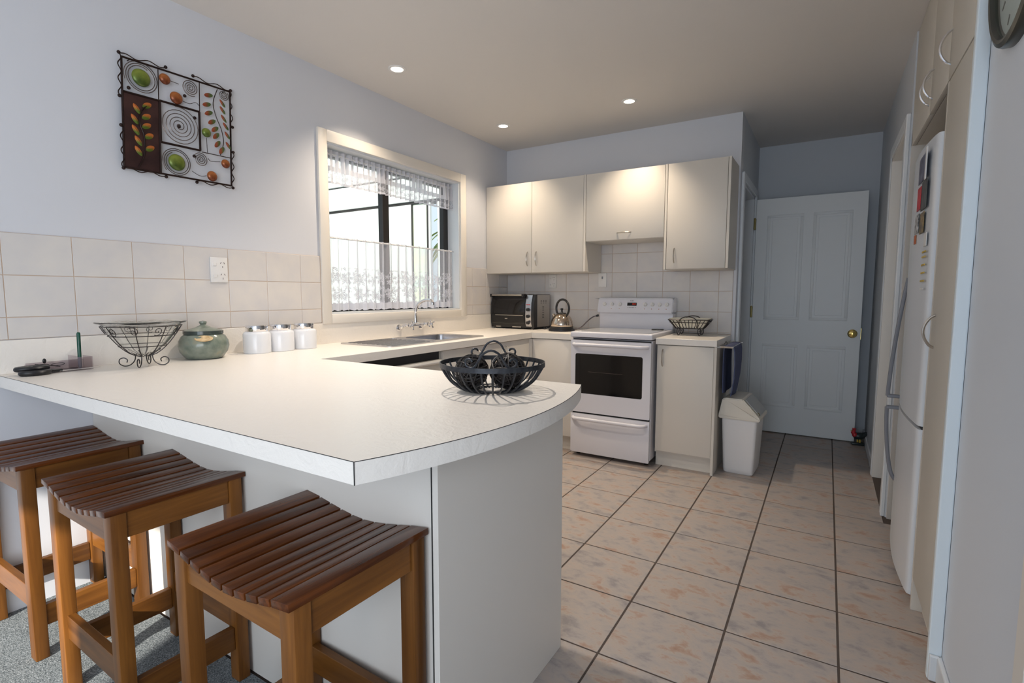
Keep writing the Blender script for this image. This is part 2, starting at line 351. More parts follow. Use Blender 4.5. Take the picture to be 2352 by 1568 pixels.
def lace_mat(name, kind):
    m = bpy.data.materials.new(name); m.use_nodes = True; nt = m.node_tree; nt.nodes.clear(); L = nt.links
    N = lambda t, **k: nt.nodes.new(t)
    def mth(op, a, b=None, c=None):
        n = N('ShaderNodeMath'); n.operation = op
        for i, x in enumerate((a, b, c)):
            if x is None: continue
            if isinstance(x, (int, float)): n.inputs[i].default_value = x
            else: L.new(x, n.inputs[i])
        return n.outputs[0]
    uv = N('ShaderNodeUVMap'); uv.uv_map = 'cloth'; sp = N('ShaderNodeSeparateXYZ'); L.new(uv.outputs[0], sp.inputs[0]); U, V = sp.outputs[0], sp.outputs[1]
    # flower motifs: petalled rosettes round voronoi points
    def flowers(scale, petals, size, off):
        mp = N('ShaderNodeMapping'); mp.inputs['Scale'].default_value = (scale, scale, scale); mp.inputs['Location'].default_value = (off, off, 0); L.new(uv.outputs[0], mp.inputs[0])
        vo = N('ShaderNodeTexVoronoi'); vo.voronoi_dimensions = '2D'; vo.inputs['Scale'].default_value = 1; vo.inputs['Randomness'].default_value = 0.55; L.new(mp.outputs[0], vo.inputs['Vector'])
        df = N('ShaderNodeVectorMath'); df.operation = 'SUBTRACT'; L.new(mp.outputs[0], df.inputs[0]); L.new(vo.outputs['Position'], df.inputs[1])
        s2 = N('ShaderNodeSeparateXYZ'); L.new(df.outputs[0], s2.inputs[0])
        ang = mth('ARCTAN2', s2.outputs[1], s2.outputs[0]); r = vo.outputs['Distance']
        edge = mth('MULTIPLY_ADD', mth('COSINE', mth('MULTIPLY', ang, petals)), 0.10 * size, 0.27 * size)
        inside = mth('LESS_THAN', r, edge)
        veins = mth('GREATER_THAN', mth('SINE', mth('MULTIPLY', r, 60)), -0.35)
        return mth('MULTIPLY', inside, veins)
    fl = mth('MAXIMUM', flowers(11, 6, 1.25, 0.0), flowers(21, 5, 1.0, 0.37))
    net = mth('MAXIMUM', mth('GREATER_THAN', mth('SINE', mth('MULTIPLY', U, 2*pi/0.0028)), 0.35), mth('GREATER_THAN', mth('SINE', mth('MULTIPLY', V, 2*pi/0.0028)), 0.35))
    if kind == 'cafe':
        low = mth('LESS_THAN', V, 0.27); mask = mth('MULTIPLY', fl, low)
        dens = mth('MAXIMUM', mth('MULTIPLY', net, 0.34), mth('MULTIPLY', mask, 0.92))
        hem = mth('LESS_THAN', V, 0.045); dens = mth('MAXIMUM', dens, mth('MULTIPLY', hem, 0.85))
        top = mth('GREATER_THAN', V, 0.455); dens = mth('MAXIMUM', dens, mth('MULTIPLY', top, 0.95))
        dens = mth('ADD', dens, 0.24)
    else:
        low = mth('LESS_THAN', V, 0.075); mid = mth('MULTIPLY', mth('GREATER_THAN', V, 0.105), mth('LESS_THAN', V, 0.165))
        # open ladder windows in the header band
        w = mth('GREATER_THAN', mth('SINE', mth('MULTIPLY', U, 2*pi/0.075)), -0.1)
        openw = mth('MULTIPLY', mid, w)
        dens = mth('SUBTRACT', 0.93, mth('MULTIPLY', openw, 0.62))
        hole = mth('MULTIPLY', mth('SUBTRACT', 1, flowers(26, 5, 1.35, 0.2)), low)
        dens = mth('SUBTRACT', dens, mth('MULTIPLY', hole, 0.55))
        rim = mth('LESS_THAN', V, 0.012); dens = mth('MAXIMUM', dens, mth('MULTIPLY', rim, 0.9))
    dens = mth('MINIMUM', dens, 1.0)
    tr = N('ShaderNodeBsdfTransparent'); di = N('ShaderNodeBsdfDiffuse'); tl = N('ShaderNodeBsdfTranslucent')
    di.inputs['Color'].default_value = (0.84, 0.82, 0.86, 1); tl.inputs['Color'].default_value = (0.80, 0.80, 0.86, 1)
    ms = N('ShaderNodeMixShader'); ms.inputs[0].default_value = 0.45; L.new(di.outputs[0], ms.inputs[1]); L.new(tl.outputs[0], ms.inputs[2])
    m2 = N('ShaderNodeMixShader'); L.new(dens, m2.inputs[0]); L.new(tr.outputs[0], m2.inputs[1]); L.new(ms.outputs[0], m2.inputs[2])
    o = N('ShaderNodeOutputMaterial'); L.new(m2.outputs[0], o.inputs[0]); return m
M['lace'] = lace_mat('cafe_lace', 'cafe'); M['lace_valance'] = lace_mat('valance_lace', 'valance')

# ------------------------------------------------------------------ room shell
H = 2.496; XW = 1.985; XR = 2.915; YS = -6.2; YE = 1.07; XC = 2.887; CT = 0.90; CB = 0.8576
WY0, WY1, WZ0, WZ1 = -2.020, -0.729, 1.073, 2.088      # window opening
bm = new()
box(bm, -0.16, 0, YS, WY0, 0, H); box(bm, -0.16, 0, WY1, 0.12, 0, H)
box(bm, -0.16, 0, WY0, WY1, 0, WZ0); box(bm, -0.16, 0, WY0, WY1, WZ1, H)
wall_left = struct('wall_left', bm, M['wall'])
bm = new(); box(bm, 0, XW, 0, 0.12, 0, H)
wall_back = struct('wall_back', bm, M['wall'])
# hall side wall (x = XW) with its doorway, behind the back wall
HD0, HD1, HDZ = 0.125, 0.845, 2.03
bm = new(); box(bm, XW - 0.12, XW, HD1, YE, 0, H); box(bm, XW - 0.12, XW, 0.12, HD1, HDZ, H)
struct('wall_hall_left', bm, M['hall'])
bm = new(); box(bm, XW - 0.12, 4.0, YE, YE + 0.12, 0, H); struct('wall_hall_end', bm, M['hall'])
RD0, RD1, RDZ = -0.705, -0.03, 2.045
bm = new(); box(bm, 2.88, 3.0, RD1, YE, 0, H); box(bm, 2.88, 3.0, RD0, RD1, RDZ, H); box(bm, 2.88, 3.0, -0.769, RD0, 0, H)
struct('wall_hall_right', bm, M['hall'])
bm = new(); box(bm, XR, 3.07, YS, -2.145, 0, H); wall_right = struct('wall_right', bm, M['wall_blue'])
bm = new(); box(bm, 3.5, 3.6, -2.3, -0.80, 0, H); box(bm, XC, 3.6, -0.790, -0.769, 0, 2.0); box(bm, 3.0, 3.6, -0.79, -0.74, 0, H); box(bm, 3.07, 3.6, -2.3, -2.145, 0, H)
struct('wall_alcove', bm, M['cream'])
# side rooms seen only through the doorways
bm = new(); box(bm, 4.0, 4.1, -0.74, YE, 0, H); struct('wall_side_room', bm, M['trim'])
bm = new(); box(bm, 0.9, 1.0, 0.12, 1.2, 0, H); box(bm, 1.0, XW - 0.12, 1.1, 1.2, 0, H); struct('wall_back_room', bm, M['wall'])
# south wall with the glazed door that lets the sun in
SD0, SD1 = 0.78, 1.72
bm = new(); box(bm, -0.16, SD0, YS - 0.12, YS, 0, H); box(bm, SD1, 3.07, YS - 0.12, YS, 0, H); box(bm, SD0, SD1, YS - 0.12, YS, 2.0, H)
struct('wall_south', bm, M['wall'])
bm = new(); box(bm, -0.16, 4.1, YS - 0.12, 1.2, H, H + 0.1); struct('ceiling', bm, M['ceiling'])
# floor: grout bed with each tile on it, carpet beyond the peninsula
YC = -3.235
bm = new(); box(bm, 0, 4.0, YC, 1.2, -0.06, -0.0025)
floor = struct('floor', bm, M['grout_floor'])
bm = new(); box(bm, 0, XR, YS, YC, -0.05, 0.003); struct('floor_carpet', bm, M['carpet'])
FT, FX, FY, FTY = 0.3432, 1.962, -0.8634, 0.3421
tile_cache = {}
def tile_mesh(key, w, h, t, bev, m, plane):
    k = (key, round(w, 3), round(h, 3))
    if k not in tile_cache:
        b = new()
        if plane == 'z': box(b, -w/2, w/2, -h/2, h/2, -t, 0, bev, 1)
        elif plane == 'x': box(b, -t, 0, -w/2, w/2, -h/2, h/2, bev, 1)
        else: box(b, -w/2, w/2, 0, t, -h/2, h/2, bev, 1)
        me = bpy.data.meshes.new(key); b.to_mesh(me); b.free(); me.materials.append(m); tile_cache[k] = me
    return tile_cache[k]
def put_tile(key, c, w, h, t, bev, m, plane, parent):
    o = bpy.data.objects.new(key, tile_mesh(key, w, h, t, bev, m, plane)); COL.objects.link(o); o.location = c; o.parent = parent
G = 0.0035
for i in range(-4, 3):
    for j in range(-6, 7):
        x0, x1 = FX + i*FT, FX + (i+1)*FT; y1, y0 = FY - j*FTY, FY - (j+1)*FTY
        x1 = min(x1, 2.872) if (y0+y1)/2 > -0.75 else min(x1, 2.95 if y0 < -2.0 else 3.3)
        y0 = max(y0, YC); y1 = min(y1, YE)
        if y1 > 0.0 and x0 < XW: x0 = XW + 0.002 if y0 > -0.02 else x0
        if (y0+y1)/2 > 0.0: x0 = max(x0, XW + 0.002)
        if (y0 + y1)/2 < -2.6: x0 = max(x0, 1.80)
        if x1 - x0 < 0.03 or y1 - y0 < 0.03: continue
        put_tile('floor_tile', ((x0+x1)/2, (y0+y1)/2, random.uniform(-0.0003, 0.0003)), x1-x0-2*G, y1-y0-2*G, 0.0028, 0.0012, M['floor_tile'], 'z', floor)
# wall tiles
TS, TV, TG = 0.2073, 0.1547, 0.0013
bm = new(); box(bm, 0, 0.004, -3.504, -2.084, 1.026, 1.4168); box(bm, 0, 0.004, -0.654, -0.0, 1.026, 1.4168)
o = obj('tile_grout', bm, M['grout_wall'], wall_left, smooth=False)
ys = [-3.4638 + k*TS for k in range(-1, 18)]
for k in range(len(ys) - 1):
    for row in range(3):
        a, b = ys[k], ys[k+1]; z1 = 1.4168 - row*TV; z0 = max(z1 - TV, 1.026)
        for lo, hi in ((-3.504, -2.086), (-0.652, -0.006)):
            p, q = max(a, lo), min(b, hi)
            if q - p > 0.012: put_tile('wall_tile', (0.0065, (p+q)/2, (z0+z1)/2), q-p-2*TG, z1-z0-2*TG, 0.006, 0.001, M['wall_tile'], 'x', wall_left)
bm = new(); box(bm, 0.006, XW - 0.022, -0.004, 0, CT, 1.376); box(bm, 0.93, 1.56, -0.004, 0, 1.376, 1.685)
obj('tile_grout', bm, M['grout_wall'], wall_back, smooth=False)
xs = [1.0306 + k*0.2087 for k in range(-5, 6)]
zs = [1.2212 + k*TV for k in (3, 2, 1, 0, -1, -2, -3)]
for k in range(len(xs) - 1):
    for r_ in range(len(zs) - 1):
        z1, z0 = zs[r_], max(zs[r_+1], CT + 0.001)
        lo, hi = (0.008, XW - 0.022) if z1 < 1.38 else (0.93, 1.56)
        p, q = max(xs[k], lo), min(xs[k+1], hi)
        if q - p > 0.012 and z1 - z0 > 0.008: put_tile('wall_tile', ((p+q)/2, -0.0065, (z0+z1)/2), q-p-2*TG, z1-z0-2*TG, 0.006, 0.001, M['wall_tile'], 'y', wall_back)

# doorway trims in the hall
def architrave_x(name, x, y0, y1, zt, w=0.062, t=0.02, sgn=1, m='white_trim'):
    b = new(); xa, xb = sorted((x, x + sgn*t))
    box(b, xa, xb, y0 - w, y0, 0, zt + w, 0.004, 1); box(b, xa, xb, y1, y1 + w, 0, zt + w, 0.004, 1); box(b, xa, xb, y0, y1, zt, zt + w, 0.004, 1)
    return struct(name, b, M[m])
architrave_x('trim_hall_left', XW, HD0, HD1, HDZ)
architrave_x('trim_hall_right', 2.88, RD0, RD1, RDZ, sgn=-1)
bm = new(); box(bm, 2.866, 3.012, RD1 - 0.022, RD1, 0, RDZ); box(bm, 2.866, 3.012, RD0, RD0 + 0.022, 0, RDZ); box(bm, 2.866, 3.012, RD0, RD1, RDZ - 0.022, RDZ)
struct('trim_door_lining', bm, M['cream_panel'])
bm = new(); box(bm, XW - 0.125, XW + 0.002, HD1 - 0.02, HD1, 0, HDZ); box(bm, XW - 0.125, XW + 0.002, HD0, HD0 + 0.02, 0, HDZ); box(bm, XW - 0.125, XW + 0.002, HD0, HD1, HDZ - 0.02, HDZ)
struct('trim_door_lining.001', bm, M['white_trim'])
bm = new(); box(bm, 2.868, 2.88, RD1 + 0.062, YE, 0, 0.07, 0.003, 1); struct('baseboard_hall', bm, M['white_trim'])
bm = new(); box(bm, XW, 2.868, YE - 0.012, YE, 0, 0.07, 0.003, 1); struct('baseboard_end', bm, M['white_trim'])
bm = new(); box(bm, XR - 0.014, XR, YS, -2.148, 0.003, 0.085, 0.005, 2); box(bm, XC - 0.004, XR, -2.16, -2.148, 0.003, 0.085, 0.004, 2)
struct('baseboard_right', bm, M['white_trim'])
bm = new(); box(bm, XR - 0.012, XR, -2.86, -2.80, 0.085, 2.1, 0.003, 1); struct('trim_right', bm, M['trim'])
# nib: end of the tall-cupboard wall
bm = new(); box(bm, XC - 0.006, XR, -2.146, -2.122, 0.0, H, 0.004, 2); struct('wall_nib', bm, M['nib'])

# open four-panel door
door = struct('door_1', box(new(), 2.006, 2.800, 0.832, 0.866, 0.008, 2.005, 0.002, 1), M['door_white'])
def panel_door_relief(x0, x1, z0, z1):
    b = new()
    y = 0.832
    # raised moulding frame and raised field
    w = 0.022
    for (a, c, e, f) in ((x0, x1, z0, z0+w), (x0, x1, z1-w, z1), (x0, x0+w, z0+w, z1-w), (x1-w, x1, z0+w, z1-w)):
        box(b, a, c, y-0.005, y, e, f, 0.0022, 2)
    box(b, x0+w+0.018, x1-w-0.018, y-0.004, y, z0+w+0.018, z1-w-0.018, 0.0015, 1)
    return obj('door_panel', b, M['door_white'], door)
for x0, x1 in ((2.095, 2.365), (2.435, 2.705)):
    panel_door_relief(x0, x1, 0.235, 0.775); panel_door_relief(x0, x1, 0.985, 1.865)
b = new(); lathe(b, [(0.001, 0.832), (0.034, 0.832), (0.034, 0.827), (0.026, 0.822), (0.012, 0.818), (0.011, 0.800), (0.022, 0.792), (0.027, 0.782), (0.024, 0.772), (0.012, 0.768), (0.001, 0.767)], 24, (2.745, 0, 0.885), 'y')
obj('door_knob', b, M['brass'], door)
for z in (1.80, 1.05, 0.22):
    b = new(); box(b, 1.988, 2.008, 0.820, 0.836, z - 0.045, z + 0.045, 0.002, 1); tube(b, [(1.998, 0.824, z-0.05), (1.998, 0.824, z+0.05)], 0.007, 10)
    obj('hinge', b, M['hinge'], door)
b = new(); box(b, 2.799, 2.803, 0.838, 0.860, 0.84, 0.93); obj('latch_plate', b, M['brass'], door)

# ------------------------------------------------------------------ window and outside
bm = new(); a0, a1, c0, c1 = -2.084, -0.654, 1.019, 2.155
box(bm, 0, 0.018, a0, WY0, c0, c1, 0.004, 2); box(bm, 0, 0.018, WY1, a1, c0, c1, 0.004, 2)
box(bm, 0, 0.018, WY0, WY1, c0, WZ0, 0.004, 2); box(bm, 0, 0.018, WY0, WY1, WZ1, c1, 0.004, 2)
win = struct('window_1', bm, M['trim'], smooth=True)
bm = new(); t = 0.012
box(bm, -0.12, 0.004, WY0, WY0+t, WZ0, WZ1); box(bm, -0.12, 0.004, WY1-t, WY1, WZ0, WZ1); box(bm, -0.12, 0.004, WY0+t, WY1-t, WZ0, WZ0+t); box(bm, -0.12, 0.004, WY0+t, WY1-t, WZ1-t, WZ1)
obj('reveal_lining', bm, M['white_trim'], win, smooth=False)
bm = new(); f = 0.035
for y0, y1, z0, z1 in ((WY0+t, WY0+t+f, WZ0+t, WZ1-t), (WY1-t-f-0.020, WY1-t, WZ0+t, WZ1-t), (WY0+t, WY1-t, WZ0+t, WZ0+t+f), (WY0+t, WY1-t, WZ1-t-f, WZ1-t)):
    box(bm, -0.15, -0.105, y0, y1, z0, z1, 0.003, 1)
obj('window_frame', bm, M['aluminium_black'], win)
bm = new(); box(bm, -0.145, -0.100, -1.47, -1.44, WZ0+t+f, WZ1-t-f, 0.003, 1); box(bm, -0.150, -0.112, -1.44, -1.395, WZ0+t+f, WZ1-t-f, 0.003, 1)
obj('mullion', bm, M['aluminium_black'], win)
for y0, y1 in ((WY0+t+f, -1.47), (-1.40, WY1-t-f)):
    obj('pane', box(new(), -0.132, -0.128, y0, y1, WZ0+t+f, WZ1-t-f), M['pane'], win, smooth=False)

def cloth(name, y0, y1, ztop, zbot_fn, x0, amp, folds, nx, nz, mt, seed, gather=1.0):
    rnd = random.Random(seed); ph = [rnd.uniform(0, 6.28) for _ in range(4)]; fa = [rnd.uniform(0.6, 1.3) for _ in range(folds + 2)]
    me = bpy.data.meshes.new(name); vs = []; fs = []; uvs = []
    prev = None; s = 0; S = []
    def pos(i, j):
        u = i / nx; v = j / nz; k = u * folds; a = fa[int(k)] * (1 - (k % 1)) + fa[int(k) + 1] * (k % 1)
        spread = 0.65 + 0.35 * v
        x = x0 + amp * a * spread * sin(2*pi*k + 0.8*sin(ph[0] + 5*u) + 0.5*v) + 0.3*amp*sin(2*pi*k*2.3 + ph[1] + v)
        y = y0 + (y1 - y0) * u + 0.006 * sin(2*pi*k*0.5 + ph[2]) * v
        z = ztop + (zbot_fn(u) - ztop) * v
        return (x, y, z)
    for i in range(nx + 1):
        p = pos(i, 0)
        if prev: s += sqrt((p[0]-prev[0])**2 + (p[1]-prev[1])**2) * gather
        S.append(s); prev = p
        for j in range(nz + 1): vs.append(pos(i, j))
    for i in range(nx):
        for j in range(nz):
            a = i*(nz+1) + j; fs.append((a, a+1, a+nz+2, a+nz+1))
    me.from_pydata(vs, [], fs); uvl = me.uv_layers.new(name='cloth')
    zb = min(zbot_fn(k/50) for k in range(51))
    for lp in me.loops:
        i, j = divmod(lp.vertex_index, nz + 1); uvl.data[lp.index].uv = (S[i], (ztop - zb) * (1 - j/nz))
    me.polygons.foreach_set('use_smooth', [True]*len(me.polygons)); me.materials.append(mt)
    o = bpy.data.objects.new(name, me); COL.objects.link(o); return o
cc = cloth('cafe_curtain', WY0 + 0.02, WY1 - 0.03, 1.548, lambda u: 1.094 + 0.0035*sin(u*2*pi*46), -0.050, 0.020, 17, 420, 26, M['lace'], 3, 1.25)
tag(cc, 'white lace cafe curtain covering the lower half of the kitchen window', 'curtain')
b = new(); tube(b, [(-0.05, WY0 + 0.013, 1.540), (-0.05, WY1 - 0.013, 1.540)], 0.004, 8)
obj('curtain_rod', b, M['white_plastic'], cc)
va = cloth('window_valance', WY0 + 0.02, WY1 - 0.02, 2.068, lambda u: 1.868 + 0.006*abs(sin(u*pi*24)), -0.062, 0.014, 25, 460, 22, M['lace_valance'], 5, 1.2)
tag(va, 'white lace valance with scalloped hem across the window top', 'curtain')
b = new(); tube(b, [(-0.062, WY0 + 0.013, 2.045), (-0.062, WY1 - 0.013, 2.045)], 0.004, 8)
obj('curtain_rod', b, M['white_plastic'], va)
# outside: white outbuilding, glazed door, posts, palm
bm = new(); box(bm, -30, -0.2, -20, 20, -0.15, -0.1); o = struct('ground', bm, M['paving'])
ob = thing('outbuilding', 'white clad outbuilding seen through the kitchen window', 'building', (-4.5, 1.5, -0.1))
b = new(); box(b, -3.5, 1.97, 0, 0.15, 0, 2.565); obj('wall', b, M['ext_white'], ob, smooth=False)
b = new(); box(b, -3.5, 2.9, -0.002, 0.14, 2.565, 2.60); obj('gutter_gap', b, M['aluminium_black'], ob, smooth=False)
b = new(); box(b, -3.5, 2.9, -0.03, 0.15, 2.60, 2.93, 0.004, 1); obj('fascia', b, M['ext_white'], ob)
b = new(); box(b, -3.5, 2.9, -0.06, 0.20, 2.945, 4.2, 0.004, 1); obj('upper_cladding', b, M['ext_white'], ob)
b = new(); box(b, 1.985, 2.255, 0.02, 0.06, 0.0, 2.565); obj('glass_door', b, M['ext_pale'], ob, smooth=False)
b = new(); box(b, 1.97, 1.985, -0.01, 0.08, 0, 2.565); obj('door_jamb', b, M['aluminium_black'], ob, smooth=False)
b = new(); box(b, 2.255, 2.29, -0.01, 0.03, 0, 2.565); obj('door_jamb', b, M['aluminium_black'], ob, smooth=False)
b = new(); box(b, 2.29, 2.32, -0.01, 0.02, 0, 2.565); obj('post', b, M['ext_white'], ob, smooth=False)
b = new(); box(b, 2.45, 2.60, -0.01, 0.03, 0, 2.565); obj('post', b, M['ext_white'], ob, smooth=False)
pl = thing('palm', 'yellow-green palm behind the outbuilding corner outside', 'plant', (-2.50, 2.45, -0.1))
b = new(); tube(b, [(0, 0, 0), (0.03, 0, 1.2), (0, 0.02, 2.3)], [0.06, 0.05, 0.045], 10); obj('trunk', b, M['bark'], pl)
rnd = random.Random(11)
for k in range(34):
    a = rnd.uniform(0, 2*pi); h = rnd.uniform(1.7, 2.4); Lf = rnd.uniform(0.4, 0.7); up = rnd.uniform(0.1, 0.9)
    b = new(); pts = [Vector((cos(a)*Lf*t_, sin(a)*Lf*t_, h + up*Lf*t_ - 0.8*Lf*t_*t_)) for t_ in [i/7 for i in range(8)]]
    side = Vector((-sin(a), cos(a), 0)); prev = None
    for i, p in enumerate(pts):
        w = 0.05 * sin(pi * (0.12 + 0.86*i/7)); q = (b.verts.new(p - side*w), b.verts.new(p + Vector((0, 0, 0.012))), b.verts.new(p + side*w))
        if prev:
            b.faces.new((prev[0], prev[1], q[1], q[0])); b.faces.new((prev[1], prev[2], q[2], q[1]))
        prev = q
    obj('leaf', b, M['palm'], pl, smooth=None)

# ------------------------------------------------------------------ worktops
def arc3(a, m_, b_, n):
    ax, ay = a; bx, by = m_; cx, cy = b_
    d = 2*(ax*(by-cy)+bx*(cy-ay)+cx*(ay-by))
    ux = ((ax*ax+ay*ay)*(by-cy)+(bx*bx+by*by)*(cy-ay)+(cx*cx+cy*cy)*(ay-by))/d
    uy = ((ax*ax+ay*ay)*(cx-bx)+(bx*bx+by*by)*(ax-cx)+(cx*cx+cy*cy)*(bx-ax))/d
    r = math.hypot(ax-ux, ay-uy); t0 = math.atan2(ay-uy, ax-ux); t1 = math.atan2(cy-uy, cx-ux)
    return [(ux + r*cos(t0+(t1-t0)*k/n), uy + r*sin(t0+(t1-t0)*k/n)) for k in range(n+1)]
ARC = arc3((1.868, -3.504), (1.970, -3.03), (1.888, -2.571), 40)
SX0, SX1, SY0, SY1 = 0.065, 0.510, -2.035, -1.085       # sink rim
outline = [(0.002, -3.504)] + ARC + [(0.6, -2.571), (0.6, -0.6), (0.955, -0.6), (0.955, -0.013), (0.002, -0.013)]
hole = rrect(0.125, 0.455, -1.545, -1.145, 0.05)[::-1]
wt = thing('worktop', 'cream leather-grain worktop running from the stove round the rounded peninsula', 'worktop', (0, 0, CB))
bm = prism(new(), outline, 0, CT - CB, holes=[hole]); obj('slab', bm, M['laminate'], wt, ang=20)
bm = new(); tube(bm, [(p[0]+0.0002, p[1], CT-CB-0.0002) for p in [(0.002, -3.5042)] + ARC], 0.0008, 6); tube(bm, [(1.8682, -3.5045, 0), (1.8682, -3.5045, CT-CB)], 0.0011, 6)
obj('edge_seam', bm, M['seam'], wt, label='thin dark seam along the worktop edge')
bm = new(); box(bm, 0.002, 0.010, -3.50, -0.01, CT-CB, 1.024-CB, 0.001, 1); obj('splashback_upstand', bm, M['laminate'], wt)
w2 = thing('worktop', 'short cream worktop over the cupboard at the right of the stove', 'worktop', (0, 0, CB))
obj('slab', box(new(), 1.572, 1.967, -0.6, -0.014, 0, CT-CB, 0.0015, 1), M['laminate'], w2)

# ------------------------------------------------------------------ cupboards
def bow_handle(name, p0, p1, out, parent, r=0.0045, bulge=0.028, m='brushed'):
    """bow handle between two points, bulging along 'out'"""
    p0, p1, out = Vector(p0), Vector(p1), Vector(out); pts = []
    for k in range(13):
        t_ = k/12; pts.append(p0.lerp(p1, t_) + out * (bulge * sin(pi * t_) ** 0.75 if 0 < k < 12 else -0.004))
    b = new(); tube(b, pts, [r*0.8] + [r]*11 + [r*0.8], 8); return obj(name, b, M[m], parent)

uc = thing('wall_cabinet', 'cream two-door wall cupboard above the toaster oven', 'cupboard', (0, 0, 1.3755))
b = new(); hz = 2.115 - 1.3755
box(b, 0.003, 0.9135, -0.325, -0.009, 0.0, 0.018); box(b, 0.003, 0.9135, -0.325, -0.009, hz-0.018, hz); box(b, 0.003, 0.019, -0.325, -0.009, 0.018, hz-0.018); box(b, 0.003, 0.9, -0.014, -0.009, 0.018, hz-0.018)
obj('carcass', b, M['cream'], uc, smooth=False)
obj('side_panel', box(new(), 0.9139, 0.9319, -0.3436, -0.009, 0.0, hz, 0.001, 1), M['cream'], uc)
for x0, x1, hx in ((0.004, 0.4520, 0.413), (0.4550, 0.9120, 0.497)):
    d = obj('cabinet_door', box(new(), x0, x1, -0.3436, -0.3260, 0.002, hz-0.002, 0.0015, 2), M['cream'], uc)
    bow_handle('handle', (hx, -0.3436, 0.055), (hx, -0.3436, 0.175), (0, -1, 0), d, 0.0042, 0.022)
mc = thing('wall_cabinet', 'shorter cream wall cupboard with flap door above the stove', 'cupboard', (0, 0, 1.6045))
b = new(); hz = 2.115 - 1.6045
box(b, 0.9325, 1.5395, -0.325, -0.009, 0.0, 0.02); box(b, 0.9325, 1.5395, -0.325, -0.009, hz-0.018, hz); box(b, 0.9319, 1.5400, -0.014, -0.009, 0.02, hz-0.018)
obj('carcass', b, M['cream'], mc, smooth=False)
d = obj('flap_door', box(new(), 0.9350, 1.5370, -0.3436, -0.3260, 0.002, hz-0.002, 0.0015, 2), M['cream'], mc)
bow_handle('handle', (1.184, -0.3436, 0.052), (1.298, -0.3436, 0.052), (0, -1, 0), d, 0.0042, 0.022)
rc = thing('wall_cabinet', 'cream single-door wall cupboard above the small wire basket', 'cupboard', (0, 0, 1.3755))
b = new(); hz = 2.115 - 1.3755
box(b, 1.5565, 1.9575, -0.325, -0.009, 0.0, 0.018); box(b, 1.5565, 1.9575, -0.325, -0.009, hz-0.018, hz); box(b, 1.56, 1.95, -0.014, -0.009, 0.018, hz-0.018)
obj('carcass', b, M['cream'], rc, smooth=False)
obj('side_panel', box(new(), 1.5400, 1.5560, -0.3436, -0.009, 0.0, hz, 0.001, 1), M['cream'], rc)
obj('side_panel', box(new(), 1.9580, 1.9751, -0.3436, -0.009, 0.0, hz, 0.001, 1), M['cream'], rc)
d = obj('cabinet_door', box(new(), 1.5590, 1.9555, -0.3436, -0.3260, 0.002, hz-0.002, 0.0015, 2), M['cream'], rc)
bow_handle('handle', (1.614, -0.3436, 0.045), (1.614, -0.3436, 0.150), (0, -1, 0), d, 0.0042, 0.022)

# base cupboard right of the stove
bc = thing('base_cabinet', 'cream base cupboard at the right of the stove with toe kick', 'cupboard', (0, 0, 0))
b = new(); box(b, 1.575, 1.950, -0.565, -0.02, 0.10, CB - 0.004); obj('carcass', b, M['cream'], bc, smooth=False)
obj('end_panel', box(new(), 1.9500, 1.967, -0.590, -0.015, 0.0, CB - 0.001, 0.001, 1), M['cream'], bc)
obj('toe_kick', box(new(), 1.575, 1.950, -0.535, -0.520, 0.0, 0.10), M['cream'], bc, smooth=False)
d = obj('cabinet_door', box(new(), 1.582, 1.9480, -0.585, -0.567, 0.115, CB - 0.006, 0.0015, 2), M['cream'], bc)
bow_handle('handle', (1.618, -0.585, 0.705), (1.618, -0.585, 0.825), (0, -1, 0), d, 0.0042, 0.022)
# corner door on the back run, left of the stove
cb = thing('base_cabinet', 'cream corner base cupboard between the sink run and the stove', 'cupboard', (0, 0, 0))
b = new(); box(b, 0.603, 0.944, -0.565, -0.02, 0.10, CB - 0.004); obj('carcass', b, M['cream'], cb, smooth=False)
obj('toe_kick', box(new(), 0.603, 0.944, -0.535, -0.520, 0.0, 0.10), M['cream'], cb, smooth=False)
obj('cabinet_door', box(new(), 0.603, 0.944, -0.585, -0.567, 0.115, CB - 0.006, 0.0015, 2), M['cream_panel'], cb)
# run under the window: sink cupboards (x front = 0.58) and dishwasher
sb = thing('base_cabinet', 'cream base cupboards under the sink with bow handles', 'cupboard', (0, 0, 0))
b = new(); box(b, 0.02, 0.10, -1.672, -0.02, 0.10, CB - 0.004); box(b, 0.10, 0.560, -1.672, -1.655, 0.10, CB - 0.004); box(b, 0.10, 0.560, -1.01, -0.60, 0.10, CB - 0.004); box(b, 0.10, 0.56, -1.655, -1.01, 0.10, 0.12)
obj('carcass', b, M['cream'], sb, smooth=False)
obj('toe_kick', box(new(), 0.52, 0.535, -1.672, -0.60, 0.0, 0.10), M['cream'], sb, smooth=False)
for y0, y1, hy in ((-1.670, -1.342, -1.375), (-1.339, -1.010, -1.295), (-1.007, -0.602, -0.945)):
    d = obj('cabinet_door', box(new(), 0.562, 0.580, y0, y1, 0.115, CB - 0.006, 0.0015, 2), M['cream_panel'], sb)
    bow_handle('handle', (0.580, hy, 0.70), (0.580, hy, 0.825), (1, 0, 0), d, 0.0045, 0.03)
obj('corner_post', box(new(), 0.570, 0.6025, -0.6010, -0.566, 0.1, CB - 0.006, 0.001, 1), M['cream_panel'], sb)
dw = thing('dishwasher', 'cream-fronted dishwasher with black vent strip under the worktop', 'appliance', (0, 0, 0))
b = new(); box(b, 0.03, 0.555, -2.298, -1.678, 0.02, CB - 0.004); obj('body', b, M['black_plastic'], dw, smooth=False)
obj('front_panel', box(new(), 0.557, 0.584, -2.296, -1.680, 0.11, 0.805, 0.006, 3), M['bin_lid'], dw)
b = new(); tube(b, [(0.590, -2.27, 0.79), (0.592, -1.70, 0.79)], 0.011, 10); obj('handle', b, M['cream_panel'], dw)
